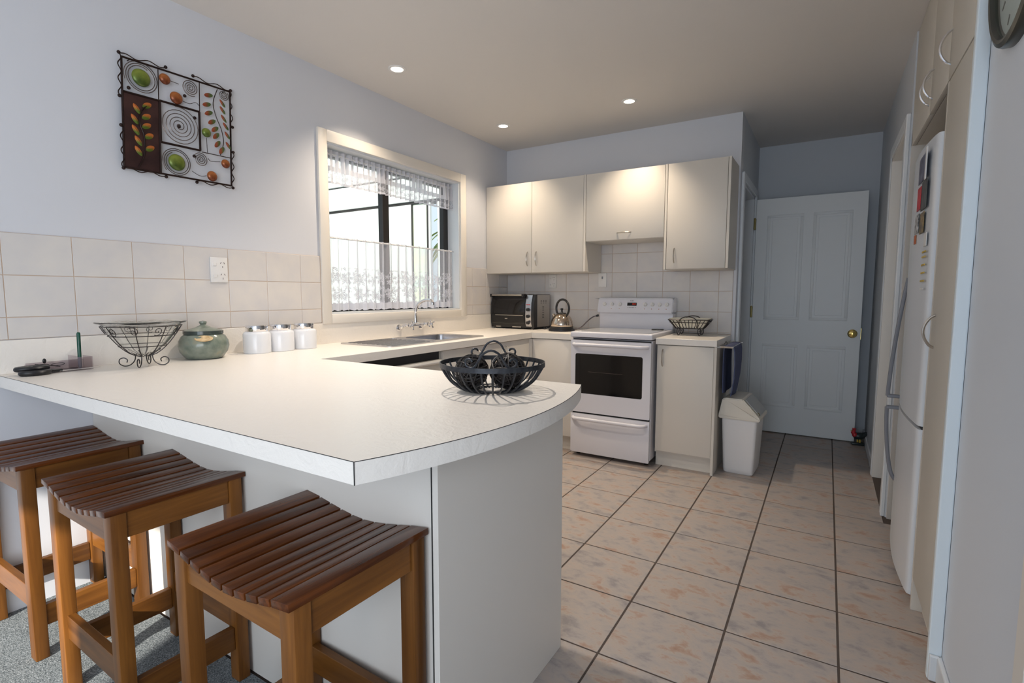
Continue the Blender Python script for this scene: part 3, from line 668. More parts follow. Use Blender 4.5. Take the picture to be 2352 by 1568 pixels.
obj('toe_kick', box(new(), 0.52, 0.535, -2.296, -1.680, 0.0, 0.10), M['black_plastic'], dw, smooth=False)

# peninsula carcass
pn = thing('peninsula_cabinet', 'pale peninsula cupboard block with flat back panel and end panel', 'cupboard', (0, 0, 0))
b = new(); box(b, 0.004, 1.822, -3.205, -2.605, 0.10, CB - 0.002); box(b, 0.01, 0.55, -2.605, -2.305, 0.1, CB - 0.004); obj('carcass', b, M['cream_panel'], pn, smooth=False)
obj('back_panel', box(new(), 0.003, 1.8225, -3.228, -3.209, 0.004, CB - 0.001, 0.001, 1), M['cream_panel'], pn)
obj('end_panel', box(new(), 1.8260, 1.842, -3.248, -2.610, 0.0, CB - 0.001, 0.001, 1), M['cream_panel'], pn)
obj('panel_joint', box(new(), 1.8232, 1.8260, -3.2486, -3.2, 0.004, CB - 0.001), M['dark_gap'], pn, smooth=False)
obj('toe_kick', box(new(), 0.60, 1.82, -2.68, -2.665, 0.0, 0.10), M['cream_panel'], pn, smooth=False)

# tall cupboards on the right
tall = thing('pantry_cabinet', 'beige tall pantry cupboard beside the fridge alcove', 'cupboard', (0, 0, 0))
b = new(); box(b, XC + 0.02, 3.48, -2.12, -1.712, 0.12, 1.932); obj('carcass', b, M['tan'], tall, smooth=False)
obj('side_panel', box(new(), XC, 3.48, -1.728, -1.710, 0.0, 1.932, 0.001, 1), M['cream'], tall)
d = obj('cabinet_door', box(new(), XC, XC + 0.018, -2.118, -1.730, 0.125, 1.930, 0.0015, 2), M['tan'], tall)
bow_handle('handle', (XC, -1.80, 1.005), (XC, -1.80, 1.125), (-1, 0, 0), d, 0.0045, 0.032)
obj('toe_kick', box(new(), XC + 0.035, XC + 0.05, -2.12, -1.730, 0.0, 0.122), M['cream'], tall, smooth=False)
oh = thing('overhead_cabinet', 'beige overhead cupboards above fridge and pantry up to the ceiling', 'cupboard', (0, 0, 0))
b = new(); box(b, XC + 0.019, 3.48, -2.12, -0.7695, 1.938, H - 0.004); obj('carcass', b, M['tan'], oh, smooth=False)
for y0, y1, hy in ((-2.118, -1.706, -1.731), (-1.703, -1.316, -1.366), (-1.313, -0.7695, -1.277)):
    d = obj('cabinet_door', box(new(), XC, XC + 0.018, y0, y1, 1.938, H - 0.004, 0.0015, 2), M['tan'], oh)
    bow_handle('handle', (XC, hy, 1.985), (XC, hy, 2.105), (-1, 0, 0), d, 0.0045, 0.032, 'chrome')

# ------------------------------------------------------------------ fridge
fr = thing('fridge', 'white bow-fronted fridge freezer with long grey handles', 'fridge', (0, 0, 0))
FY0, FY1 = -1.700, -1.095
b = new(); box(b, 2.945, 3.45, FY0 + 0.005, FY1 - 0.005, 0.03, 1.765, 0.006, 2); obj('body', b, M['fridge'], fr)
def bow_door(z0, z1, name):
    n = 16; pts = []; r = 0.016
    for k in range(n + 1):
        t_ = k/n; y = FY0 + (FY1 - FY0)*t_; x = 2.874 - 0.016 * sin(pi*t_)
        e = min(t_, 1 - t_) * (FY1 - FY0)
        if e < r: x += r - sqrt(max(0, r*r - (r-e)**2))
        pts.append((x, y))
    # denser rounded ends
    ends0 = [(2.874 + r - r*sin(a), FY0 + r - r*cos(a)) for a in [0, pi/8, pi/4, 3*pi/8]]
    ends1 = [(2.874 + r - r*sin(a), FY1 - r + r*cos(a)) for a in [3*pi/8, pi/4, pi/8, 0]]
    poly = ends0 + pts[1:-1] + ends1 + [(2.940, FY1), (2.940, FY0)]
    return obj(name, prism(new(), poly, z0, z1), M['fridge'], fr, ang=30)
d1 = bow_door(0.703, 1.772, 'fridge_door'); d2 = bow_door(0.045, 0.690, 'freezer_door')
b = new(); box(b, 2.885, 2.945, FY0 + 0.004, FY1 - 0.004, 0.690, 0.703); obj('door_gap', b, M['dark_gap'], fr, smooth=False)
for d, zs_, xs_ in ((d1, (1.27, 1.20, 1.06, 0.90, 0.78, 0.725), (2.872, 2.862, 2.846, 2.832, 2.825, 2.823)), (d2, (0.672, 0.60, 0.50, 0.42, 0.36, 0.33), (2.823, 2.825, 2.832, 2.842, 2.855, 2.872))):
    pts = smoothpath([(x, -1.165, z) for x, z in zip(xs_, zs_)], 5)
    b = new(); tube(b, pts, 0.0085, 10); 
    zz = zs_[-1] if d is d1 else zs_[0]
    box(b, 2.820, 2.872, -1.175, -1.155, zz - 0.008, zz + 0.008, 0.003, 1)
    obj('handle', b, M['grey_plastic'], d)
for y in (FY0 + 0.06, FY1 - 0.06): obj('foot', lathe(new(), [(0.018, 0.0), (0.018, 0.04)], 12, (2.97, y, 0)), M['black_plastic'], fr)
def card(name, label, y0, y1, z0, z1, m, cat='magnet', x=2.8575, extra=None):
    xx = lambda y: 2.874 - 0.016*sin(pi*(y-FY0)/(FY1-FY0))
    ym = (y0+y1)/2; x = min(xx(y0), xx(y1), xx(ym)) - 0.0006
    o = obj(name, box(new(), x - 0.0025, x, y0, y1, z0, z1, 0.0005, 1), m, smooth=False)
    return tag(o, label, cat)
M['photo'] = mat('photo_print', (0.16, 0.17, 0.24), 0.35, noise=(30, (0.05, 0.04, 0.07), 0.9))
M['darkcal'] = mat('dark_print', (0.045, 0.045, 0.045), 0.4, noise=(40, (0.11, 0.11, 0.10), 0.9))
M['cow'] = mat('black_white_print', (0.80, 0.80, 0.80), 0.4, noise=(42, (0.01, 0.01, 0.01), 1.0))
M['fruitprint'] = mat('dark_fruit_print', (0.03, 0.04, 0.04), 0.4, noise=(36, (0.45, 0.28, 0.08), 0.8))
c_ = card('photo_magnet', 'blue-grey photo magnet at the top of the fridge door', -1.60, -1.42, 1.635, 1.735, M['photo'])
obj('white_border', box(new(), 2.851, 2.8545, -1.625, -1.60, 1.625, 1.745, 0.0005, 1), M['paper'], c_, smooth=False)
card('card_magnet', 'red card magnet below the photo on the fridge', -1.50, -1.42, 1.53, 1.62, M['red'])
card('calendar', 'dark calendar sheet beside the red card on the fridge', -1.63, -1.505, 1.52, 1.63, M['darkcal'], 'calendar')
card('cow_magnet', 'black and white patched magnet left of the dark fruit card', -1.49, -1.40, 1.44, 1.515, M['cow'])
card('postcard', 'dark postcard with orange fruit right of the patched magnet', -1.60, -1.51, 1.43, 1.51, M['fruitprint'], 'postcard')
card('orange_magnet', 'small orange magnet below the patched magnet', -1.445, -1.40, 1.40, 1.435, M['orange'])
card('shopping_list', 'small white paper note above the yellow strips on the fridge', -1.66, -1.60, 1.375, 1.425, M['paper'], 'note')
for k, z in enumerate((1.352, 1.333, 1.303, 1.273, 1.243)):
    nm = ('topmost', 'second from the top', 'middle', 'fourth from the top', 'lowest')[k]
    o = card('strip_magnet', 'yellow strip magnet on the fridge, %s of the five' % nm, -1.665, -1.585, z, z + 0.006, M['yellow']); o['group'] = 'yellow strip magnets on the fridge'
o = card('strip_magnet', 'white strip magnet under the five yellow ones on the fridge', -1.665, -1.59, 1.213, 1.220, M['paper'])

# ------------------------------------------------------------------ stove
st = thing('stove', 'white freestanding electric stove with dark oven window', 'stove', (0, 0, 0))
S0, S1, SF = 0.9615, 1.5610, -0.655
b = new(); box(b, S0 + 0.002, S1 - 0.002, -0.625, -0.06, 0.04, 0.878, 0.003, 1); obj('body', b, M['white_enamel'], st)
b = new(); box(b, S0 + 0.01, S1 - 0.01, -0.628, -0.60, 0.05, 0.875); obj('door_gasket', b, M['dark_gap'], st, smooth=False)
obj('cooktop', box(new(), S0 - 0.004, S1 + 0.004, SF, -0.055, 0.886, 0.925, 0.008, 3), M['white_enamel'], st)
obj('glass_hob', box(new(), S0 + 0.03, S1 - 0.03, -0.60, -0.13, 0.925, 0.928, 0.001, 1), M['hob'], st)
b = new(); prism(b, rrect(1.42, 1.51, -0.20, -0.155, 0.02), 0.928, 0.934); obj('heat_indicator', b, M['aluminium_black'], st)
# oven door with window cut through
b = new(); prism(b, rrect(S0 + 0.003, S1 - 0.003, 0.335, 0.866, 0.008, 3), -0.655, -0.629, holes=[rrect(1.000, 1.502, 0.474, 0.768, 0.014, 4)[::-1]], axis='y')
od = obj('oven_door', b, M['white_enamel'], st, ang=30)
b = new(); prism(b, rrect(0.999, 1.503, 0.473, 0.769, 0.014, 4), -0.651, -0.645, axis='y'); obj('oven_window', b, M['black_glass'], od, ang=30)
b = new(); tube(b, [(1.10, -0.6515, 0.636), (1.36, -0.6515, 0.636)], 0.0012, 6); obj('shelf_line', b, M['wire'], od)
def bar_handle(z, name, par):
    b = new(); pts = smoothpath([(S0 + 0.025, -0.652, z), (S0 + 0.05, -0.690, z), (S0 + 0.12, -0.702, z + 0.002), ((S0+S1)/2, -0.706, z + 0.003), (S1 - 0.12, -0.702, z + 0.002), (S1 - 0.05, -0.690, z), (S1 - 0.025, -0.652, z)], 5)
    tube(b, pts, 0.013, 12); return obj(name, b, M['white_enamel'], par)
bar_handle(0.835, 'handle', od)
dr = obj('drawer', box(new(), S0 + 0.003, S1 - 0.003, SF, -0.629, 0.028, 0.322, 0.006, 2), M['white_enamel'], st)
bar_handle(0.292, 'handle', dr)
for x in (S0 + 0.04, S1 - 0.04):
    for y in (-0.58, -0.12): obj('foot', lathe(new(), [(0.016, 0), (0.016, 0.045)], 12, (x, y, 0)), M['black_plastic'], st)
obj('back_panel', box(new(), S0 + 0.002, S1 - 0.002, -0.100, -0.015, 0.925, 1.060, 0.004, 2), M['white_enamel'], st)
b = new(); prism(b, [(-0.015, 1.052), (-0.150, 1.052), (-0.118, 1.165), (-0.100, 1.172), (-0.015, 1.172)], S0 - 0.002, S1 + 0.004, axis='x')
bmesh.ops.bevel(b, geom=[e for e in b.edges if e.calc_length() > 0.05], offset=0.006, segments=2, affect='EDGES')
cp = obj('control_panel', b, M['white_enamel'], st)
tilt = math.atan2(0.032, 0.113)
def on_panel(x, z, off=0.0):   # point on the sloping console
    return Vector((x, -0.150 + (z - 1.052) * 0.283 - off * cos(tilt), z + off * sin(tilt)))
for k, x in enumerate((1.018, 1.082, 1.148, 1.352, 1.408, 1.464, 1.520)):
    b = new(); lathe(b, [(0.001, -0.018), (0.012, -0.018), (0.014, -0.014), (0.0155, 0.0), (0.001, 0.001)], 20, (0, 0, 0), 'y'); box(b, -0.003, 0.003, -0.022, -0.01, -0.014, 0.014, 0.001, 1)
    bmesh.ops.transform(b, matrix=Matrix.Translation(on_panel(x, 1.118)) @ Matrix.Rotation(-tilt, 4, 'X') @ Matrix.Rotation(0.3, 4, 'Y'), verts=b.verts)
    obj('knob', b, M['white_plastic'], cp)
b = new(); box(b, -0.038, 0.038, -0.0015, 0.001, -0.0125, 0.0125); bmesh.ops.transform(b, matrix=Matrix.Translation(on_panel(1.245, 1.120)) @ Matrix.Rotation(-tilt, 4, 'X'), verts=b.verts)
dp = obj('clock_display', b, M['black_glass'], cp, smooth=False)
rotp = (Matrix.Rotation(-tilt, 3, 'X') @ Matrix.Rotation(radians(90), 3, 'X'))
b = new(); 
for x in (1.252, 1.262, 1.272): 
    p = on_panel(x, 1.120, 0.002); box(b, p.x - 0.003, p.x + 0.003, p.y - 0.0003, p.y + 0.0003, p.z - 0.005, p.z + 0.005)
obj('digits', b, M['led'], dp, smooth=False)
text('lettering', 'ELBA', 0.013, M['seam'], cp, on_panel(1.243, 1.146, 0.0008), rotp)
b = new()
for k in range(6):
    p = on_panel(1.216 + k*0.0115, 1.094, 0.001); ball(b, p, 0.003, 8, 6)
obj('button_row', b, M['grey_plastic'], cp)
b = new()
b.free()
for x in (1.082, 1.148, 1.352, 1.408, 1.464, 1.520):
    p = on_panel(x - 0.004, 1.084, 0.001); obj('indicator_light', ball(new(), p, 0.0028, 8, 6), M['orange'], cp)

# ------------------------------------------------------------------ sink and tap
sk = thing('sink', 'stainless steel sink with drainer set in the worktop', 'sink', (0, 0, CT))
b = new(); prism(b, rrect(SX0, SX1, SY0, SY1, 0.06), 0.0002, 0.004, holes=[rrect(0.13, 0.45, -1.54, -1.15, 0.05)[::-1], rrect(0.095, 0.485, -1.99, -1.60, 0.03)[::-1]])
obj('rim', b, M['steel'], sk, ang=30)
b = new(); prism(b, rrect(0.094, 0.486, -1.991, -1.599, 0.03), -0.0006, 0.0010)
obj('drainer', b, M['steel'], sk, ang=30)
for k in range(9):
    b = new(); x = 0.125 + k*0.04; tube(b, [(x, -1.96, 0.0012), (x, -1.63, 0.0012)], 0.003, 6); obj('drainer_ridge', b, M['steel'], sk)
b = new(); n = 40; R0 = rrect(0.13, 0.45, -1.54, -1.15, 0.05); rings = []
for s_, z in ((1.0, 0.003), (0.985, -0.01), (0.95, -0.12), (0.90, -0.15), (0.55, -0.157), (0.08, -0.158)):
    rings.append([b.verts.new((0.29 + (p[0]-0.29)*s_, -1.345 + (p[1]+1.345)*s_, z)) for p in R0])
for A, B in zip(rings, rings[1:]):
    for k in range(len(A)): b.faces.new((A[k], A[(k+1) % len(A)], B[(k+1) % len(A)], B[k]))
b.faces.new(rings[-1]); obj('bowl', b, M['steel'], sk, ang=50)
b = new(); lathe(b, [(0.001, -0.156), (0.03, -0.156), (0.034, -0.1575), (0.001, -0.1578)], 20, (0.29, -1.345, 0)); obj('drain', b, M['chrome'], sk)
tp = thing('tap', 'chrome wall-mounted mixer tap with swan spout and cross handles above the sink', 'tap', (0.010, -1.335, 0.962))
# local: y along wall, x out of wall
for y in (-0.115, 0.115):
    b = new(); lathe(b, [(0.024, 0.0), (0.024, 0.004), (0.018, 0.010), (0.011, 0.014)], 20, (0, y, 0), 'x')
    tube(b, smoothpath([(0.01, y, 0), (0.03, y, 0.004), (0.05, y + (0.006 if y < 0 else -0.006), 0.018)], 4), 0.010, 12)
    obj('wall_flange', b, M['chrome'], tp)
b = new(); tube(b, [(0.055, -0.118, 0.02), (0.055, -0.09, 0.02), (0.055, -0.085, 0.02), (0.055, -0.03, 0.02), (0.055, -0.025, 0.02), (0.055, 0.025, 0.02), (0.055, 0.03, 0.02), (0.055, 0.085, 0.02), (0.055, 0.09, 0.02), (0.055, 0.118, 0.02)], [0.014, 0.014, 0.009, 0.009, 0.016, 0.016, 0.009, 0.009, 0.014, 0.014], 14)
obj('bridge', b, M['chrome'], tp)
b = new(); tube(b, smoothpath([(0.055, 0, 0.03), (0.055, 0, 0.10), (0.075, 0.002, 0.155), (0.125, 0.004, 0.188), (0.180, 0.006, 0.194), (0.205, 0.006, 0.182)], 6), [0.011]*20 + [0.0105]*11, 12)
lathe(b, [(0.001, -0.016), (0.012, -0.016), (0.013, -0.004), (0.011, 0.004)], 14, (0.207, 0.006, 0.176))
obj('spout', b, M['chrome'], tp)
for y in (-0.100, 0.100):
    b = new(); tube(b, [(0.055, y, 0.02), (0.085, y, 0.02), (0.088, y, 0.02), (0.112, y, 0.02)], [0.013, 0.013, 0.008, 0.010], 12)
    a_ = 0.5 if y > 0 else 0.2
    for q in (a_, a_ + pi/2):
        d_ = Vector((0, cos(q), sin(q))); c0_ = Vector((0.118, y, 0.02))
        tube(b, [c0_ - d_*0.026, c0_ - d_*0.008, c0_ + d_*0.008, c0_ + d_*0.026], [0.006, 0.004, 0.004, 0.006], 10)
        ball(b, c0_ + d_*0.027, 0.0068, 10, 8); ball(b, c0_ - d_*0.027, 0.0068, 10, 8)
    ball(b, (0.120, y, 0.02), 0.009, 12, 8)
    obj('cross_handle', b, M['chrome'], tp)

# ------------------------------------------------------------------ power points
def socket(name, label, loc, rz, w, h, sockets=2):
    t = thing(name, label, 'socket', loc, rz)      # local: plate in x-z, facing -y
    obj('plate', box(new(), -w/2, w/2, -0.009, 0, -h/2, h/2, 0.003, 2), M['white_plastic'], t)
    for k in range(sockets):
        z = (h*0.21 if k == 0 else -h*0.25) if sockets == 2 else 0.012
        obj('rocker_switch', box(new(), -w*0.36, -w*0.16, -0.013, -0.009, z - 0.007, z + 0.007, 0.001, 1), M['white_plastic'], t)
        b = new(); 
        for dx, dz, a_ in ((w*0.10, 0.008, 0.5), (w*0.30, 0.008, -0.5), (w*0.20, -0.011, 0.0)):
            q = new(); box(q, -0.0013, 0.0013, -0.0094, -0.0088, -0.0045, 0.0045); bmesh.ops.transform(q, matrix=Matrix.Translation((dx, 0, z + dz)) @ Matrix.Rotation(a_, 4, 'Y'), verts=q.verts)
            me = bpy.data.meshes.new('tmp'); q.to_mesh(me); q.free(); b.from_mesh(me); bpy.data.meshes.remove(me)
        obj('socket_slots', b, M['cord'], t, smooth=False)
    return t
socket('power_point', 'white double power point on the tiles above the sage jar', (0.0066, -2.685, 1.312), radians(90), 0.084, 0.122)
socket('power_point', 'white power point half hidden above the toaster oven', (0.481, -0.0066, 1.312), 0, 0.075, 0.118)
t = thing('light_switch', 'white switch plate on the tiles left of the stove console', 'switch', (0.948, -0.0066, 1.316))
obj('plate', box(new(), -0.036, 0.036, -0.009, 0, -0.058, 0.058, 0.003, 2), M['white_plastic'], t)
obj('rocker_switch', box(new(), -0.006, 0.006, -0.013, -0.009, 0.01, 0.03, 0.001, 1), M['grey_plastic'], t)

# ------------------------------------------------------------------ downlights
def downlight(x, y, k):
    t = thing('downlight', ('round recessed ceiling downlight in front of the window', 'round recessed downlight nearest the corner of window and cupboards', 'round recessed ceiling downlight above the stove', 'round recessed downlight over the peninsula', 'added out-of-view fill downlight over the bar stools')[k], 'light', (x, y, H), 0, 'recessed ceiling downlights')
    b = new(); n = 32
    prof = [(0.052, 0.0), (0.052, -0.003), (0.047, -0.005), (0.036, -0.0045), (0.034, -0.0005), (0.034, 0.0)]
    rings = [[b.verts.new((r*cos(2*pi*i/n), r*sin(2*pi*i/n), z)) for i in range(n)] for r, z in prof]
    for A, B in zip(rings, rings[1:]):
        for i in range(n): b.faces.new((A[i], A[(i+1) % n], B[(i+1) % n], B[i]))
    obj('bezel', b, M['white_plastic'], t)
    b = new(); lathe(b, [(0.033, -0.0022), (0.033, -0.001)], 28); obj('lamp_face', b, M['lamp'], t)
    l = bpy.data.lights.new('downlight_beam', 'SPOT'); l.energy = (58, 36, 46, 66, 7)[k]; l.color = (1.0, 0.82, 0.62) if k < 3 else (1.0, 0.90, 0.80); l.spot_size = radians((112, 100, 96, 112, 120)[k]); l.spot_blend = 1.0; l.shadow_soft_size = 0.018 if k < 4 else 0.14
    lo = bpy.data.objects.new('downlight_beam', l); COL.objects.link(lo); lo.location = (0, 0, -0.012); lo.parent = t
for k, (x, y) in enumerate(((0.368, -1.796), (0.353, -0.622), (1.355, -0.615), (1.10, -2.50), (1.50, -3.95))): downlight(x, y, k)  # the last one is an added fill lamp, out of view

# ------------------------------------------------------------------ wall art
ART=dict(
 frame=[(-0.23,0.222),(0.225,0.227),(0.212,-0.223),(-0.245,-0.227)],
 panel=[(-0.233,0.082),(-0.095,0.083),(-0.106,-0.225),(-0.243,-0.226)],
 square=[(-0.093,0.088),(0.074,0.089),(0.07,-0.087),(-0.098,-0.089)],
 thin=[(-0.093,0.222),(-0.097,0.091),(0.081,0.222),(0.076,0.092),(0.077,-0.092),(0.217,-0.09)],
 stem1=[(0.164,0.219),(0.141,0.151),(0.151,0.092),(0.175,0.032),(0.182,-0.025),(0.164,-0.087)],
 l1=[(0.119,0.177),(0.109,0.132),(0.116,0.095),(0.129,0.058),(0.142,0.028),(0.146,-0.002),(0.151,-0.039),(0.17,-0.064)],
 r1=[(0.184,0.159),(0.183,0.127),(0.187,0.089),(0.195,0.055),(0.201,0.014),(0.204,-0.034)],
 stem2=[(-0.191,-0.216),(-0.167,-0.161),(-0.164,-0.083),(-0.177,-0.035),(-0.171,0.013),(-0.147,0.05)],
 l2=[(-0.186,0.025),(-0.196,-0.02),(-0.195,-0.064),(-0.187,-0.107),(-0.189,-0.149)],
 r2=[(-0.146,0.05),(-0.151,0.002),(-0.152,-0.037),(-0.145,-0.078),(-0.144,-0.129)],
 balls=[(-0.24,0.234),(-0.063,0.238),(0.052,0.241),(0.227,0.233),(0.228,0.06),(0.226,-0.06),(0.217,-0.233),(0.045,-0.237),(-0.086,-0.237),(-0.249,-0.232),(-0.248,-0.058),(-0.247,0.06),(-0.212,0.102),(0.011,0.14),(0.05,0.054),(-0.02,-0.004),(0.039,-0.12)])
art = thing('wall_art', 'square metal wall art of spirals, discs and leaves in a bronze frame', 'wall art', (0.0, -2.82, 1.95))
AX = 0.022
P3 = lambda p, x=AX: (x, p[0], p[1])
b = new(); fr_ = ART['frame']
for i in range(4): tube(b, [P3(fr_[i]), P3(fr_[(i+1) % 4])], 0.0042, 8)
for a_, c_ in ((0, 1), (2, 3), (4, 5)): tube(b, [P3(ART['thin'][a_]), P3(ART['thin'][c_])], 0.0022, 6)
sq = ART['square']
for i in range(4): tube(b, [P3(sq[i]), P3(sq[(i+1) % 4])], 0.0050, 8)
tube(b, [P3((-0.235, 0.083)), P3((-0.095, 0.086))], 0.005, 8); tube(b, [P3((-0.096, 0.083)), P3((-0.106, -0.225))], 0.0045, 8)
for y_, z_ in ((-0.20, 0.20), (0.20, 0.20), (-0.21, -0.20), (0.19, -0.2)): tube(b, [(0.0, y_, z_ if abs(z_) > 1 else z_*1.1), (AX, y_, z_*1.1)], 0.002, 6)
obj('frame', b, M['bronze'], art)
obj('back_sheet', prism(new(), ART['panel'], AX - 0.003, AX + 0.001, axis='x'), M['bronze_panel'], art, smooth=False)
def wavy(p, q, n, amp, out):
    p, q = Vector(p), Vector(q); d = q - p; nn = Vector((-d.y, d.x)).normalized(); pts = []
    for k in range(n*10 + 1):
        t_ = k/(n*10); v = p + d*t_ + nn*(out + amp*sin(2*pi*n*t_)); pts.append((AX + 0.003, v.x, v.y))
    return pts
for p, q, n in (((-0.24, 0.23), (-0.063, 0.236), 2), ((0.05, 0.238), (0.227, 0.233), 2), ((0.224, 0.23), (0.226, 0.06), 3), ((0.224, -0.06), (0.217, -0.23), 3), ((0.217, -0.231), (0.045, -0.233), 2), ((-0.086, -0.233), (-0.247, -0.231), 2), ((-0.249, -0.232), (-0.246, -0.058), 3), ((-0.245, 0.06), (-0.238, 0.232), 3)):
    obj('wavy_wire', tube(new(), wavy(p, q, n, 0.006, 0.0), 0.0023, 6), M['bronze'], art)
def spiral(c, r0, r1, turns, a0=0, n=26):
    N_ = int(turns*n); out = []
    for k in range(N_ + 1):
        t_ = k/N_; a = a0 + 2*pi*turns*t_; r = r0 + (r1 - r0)*t_; out.append((AX + 0.001, c[0] + r*cos(a), c[1] + r*sin(a)))
    return out
for c, r0, r1, tn, a0 in (((-0.161, 0.160), 0.046, 0.066, 2.4, 1.0), ((-0.036, -0.164), 0.044, 0.062, 2.3, 2.0), ((-0.016, 0.0), 0.004, 0.084, 5.2, 0.5), ((0.040, 0.184), 0.003, 0.036, 3.7, 0.8), ((0.193, 0.200), 0.003, 0.024, 2.8, 2.0), ((0.070, -0.129), 0.003, 0.032, 3.3, 1.0)):
    obj('spiral', tube(new(), spiral(c, r0, r1, tn, a0), 0.0018, 6), M['wire'], art)
b = new()
for pts in (((-0.044, 0.187), (-0.01, 0.185)), ((0.004, 0.115), (0.033, 0.113), (0.06, 0.126), (0.077, 0.115)), ((0.028, -0.189), (0.062, -0.204), (0.093, -0.198)), ((0.104, -0.115), (0.118, -0.126), (0.162, -0.119)), ((0.101, -0.021), (0.103, -0.089))):
    tube(b, smoothpath([P3(p) for p in pts], 5), 0.0013, 6)
tube(b, smoothpath([P3(p) for p in ART['stem1']], 6), 0.0020, 6)
obj('wire_stem', b, M['bronze'], art)
b = new(); tube(b, smoothpath([P3(p, AX + 0.004) for p in ART['stem2']], 6), 0.0028, 6); obj('wire_stem', b, M['bronze'], art)
for c, r, m_ in (((-0.161, 0.160), 0.036, 'green_disc'), ((-0.036, -0.164), 0.036, 'green_disc'), ((0.102, 0.002), 0.021, 'green_disc'), ((-0.068, 0.187), 0.023, 'orange_disc'), ((-0.024, 0.120), 0.027, 'orange_disc'), ((0.187, -0.123), 0.021, 'orange_disc'), ((0.119, -0.195), 0.024, 'orange_disc')):
    b = new(); lathe(b, [(r, 0.0), (r*0.97, 0.003), (r*0.8, 0.008), (r*0.5, 0.012), (0.001, 0.014)], 28, (AX, c[0], c[1]), 'x')
    obj('disc', b, M[m_], art, label=('domed green disc' if m_ == 'green_disc' else 'domed copper-orange disc'))
def leaf(c, ang, L_, w_, m_):
    L_ *= 1.15; w_ *= 1.35
    b = new(); n = 10; ca, sa = cos(ang), sin(ang)
    top, bot, mid = [], [], []
    for k in range(n + 1):
        t_ = k/n*2 - 1; w = w_*sqrt(max(0, 1 - t_*t_))**1.3
        for arr, s_, h_ in ((top, w, 0.0), (mid, 0, 0.004), (bot, -w, 0.0)):
            arr.append(b.verts.new((AX + 0.003 + h_*(1 - t_*t_), c[0] + t_*L_*ca - s_*sa, c[1] + t_*L_*sa + s_*ca)))
    for k in range(n):
        b.faces.new((top[k], top[k+1], mid[k+1], mid[k])); b.faces.new((mid[k], mid[k+1], bot[k+1], bot[k]))
    bmesh.ops.remove_doubles(b, verts=b.verts, dist=1e-6)
    return obj('leaf', b, M[m_], art, smooth=None)
for k, c in enumerate(ART['l1']): leaf(c, radians(15 + 6*k), 0.019, 0.0075, 'leaf_b')
for k, c in enumerate(ART['r1']): leaf(c, radians(-52), 0.018, 0.0055, 'leaf_b')
for c in ART['l2']: leaf(c, radians(-58), 0.020, 0.0070, 'leaf_a')
for c in ART['r2']: leaf(c, radians(32), 0.018, 0.0085, 'leaf_a')
for c in ART['balls']: obj('ball_finial', ball(new(), P3(c, AX + 0.004), 0.0072, 12, 8), M['bronze'], art)

# ------------------------------------------------------------------ clock on the right wall
ck = thing('wall_clock', 'round wall clock with thick grey rim on the right-hand wall', 'clock', (XR, -2.42, 2.00))
R_ = 0.218
def ringprof(name, prof, m_, n=56):
    b = new(); rings = [[b.verts.new((x, r*cos(2*pi*i/n), r*sin(2*pi*i/n))) for i in range(n)] for r, x in prof]
    for A, B in zip(rings, rings[1:]):
        for i in range(n): b.faces.new((A[i], A[(i+1) % n], B[(i+1) % n], B[i]))
    return obj(name, b, m_, ck)
M['clock_rim'] = mat('gunmetal_rim', (0.07, 0.07, 0.06), 0.3, 0.5); M['clock_face'] = mat('silver_grey_dial', (0.72, 0.78, 0.80), 0.3)
ringprof('rim', [(R_, 0), (R_, -0.014), (R_ - 0.004, -0.022), (R_ - 0.014, -0.026), (R_ - 0.022, -0.024), (R_ - 0.028, -0.012), (R_ - 0.028, -0.004)], M['clock_rim'])
b = new(); lathe(b, [(R_ - 0.028, -0.006), (R_ - 0.028, -0.003)], 48, (0, 0, 0), 'x'); obj('dial', b, M['clock_face'], ck)
b = new(); lathe(b, [(R_ - 0.027, -0.016), (R_ - 0.027, -0.014)], 48, (0, 0, 0), 'x'); obj('cover_glass', b, M['pane'], ck)
for a_, l_, w_ in ((0.9, 0.10, 0.006), (-0.6, 0.14, 0.004)):
    b = new(); box(b, -0.0095, -0.0085, -w_, w_, -0.02, l_); bmesh.ops.transform(b, matrix=Matrix.Rotation(a_, 4, 'X'), verts=b.verts); obj('clock_hand', b, M['black_plastic'], ck, smooth=False)
b = new()
for k in range(12):
    q = new(); box(q, -0.0072, -0.006, -0.003, 0.003, 0.145, 0.168); bmesh.ops.transform(q, matrix=Matrix.Rotation(k*pi/6, 4, 'X'), verts=q.verts)
    me = bpy.data.meshes.new('tmp'); q.to_mesh(me); q.free(); b.from_mesh(me); bpy.data.meshes.remove(me)
obj('hour_mark', b, M['black_plastic'], ck, smooth=False)

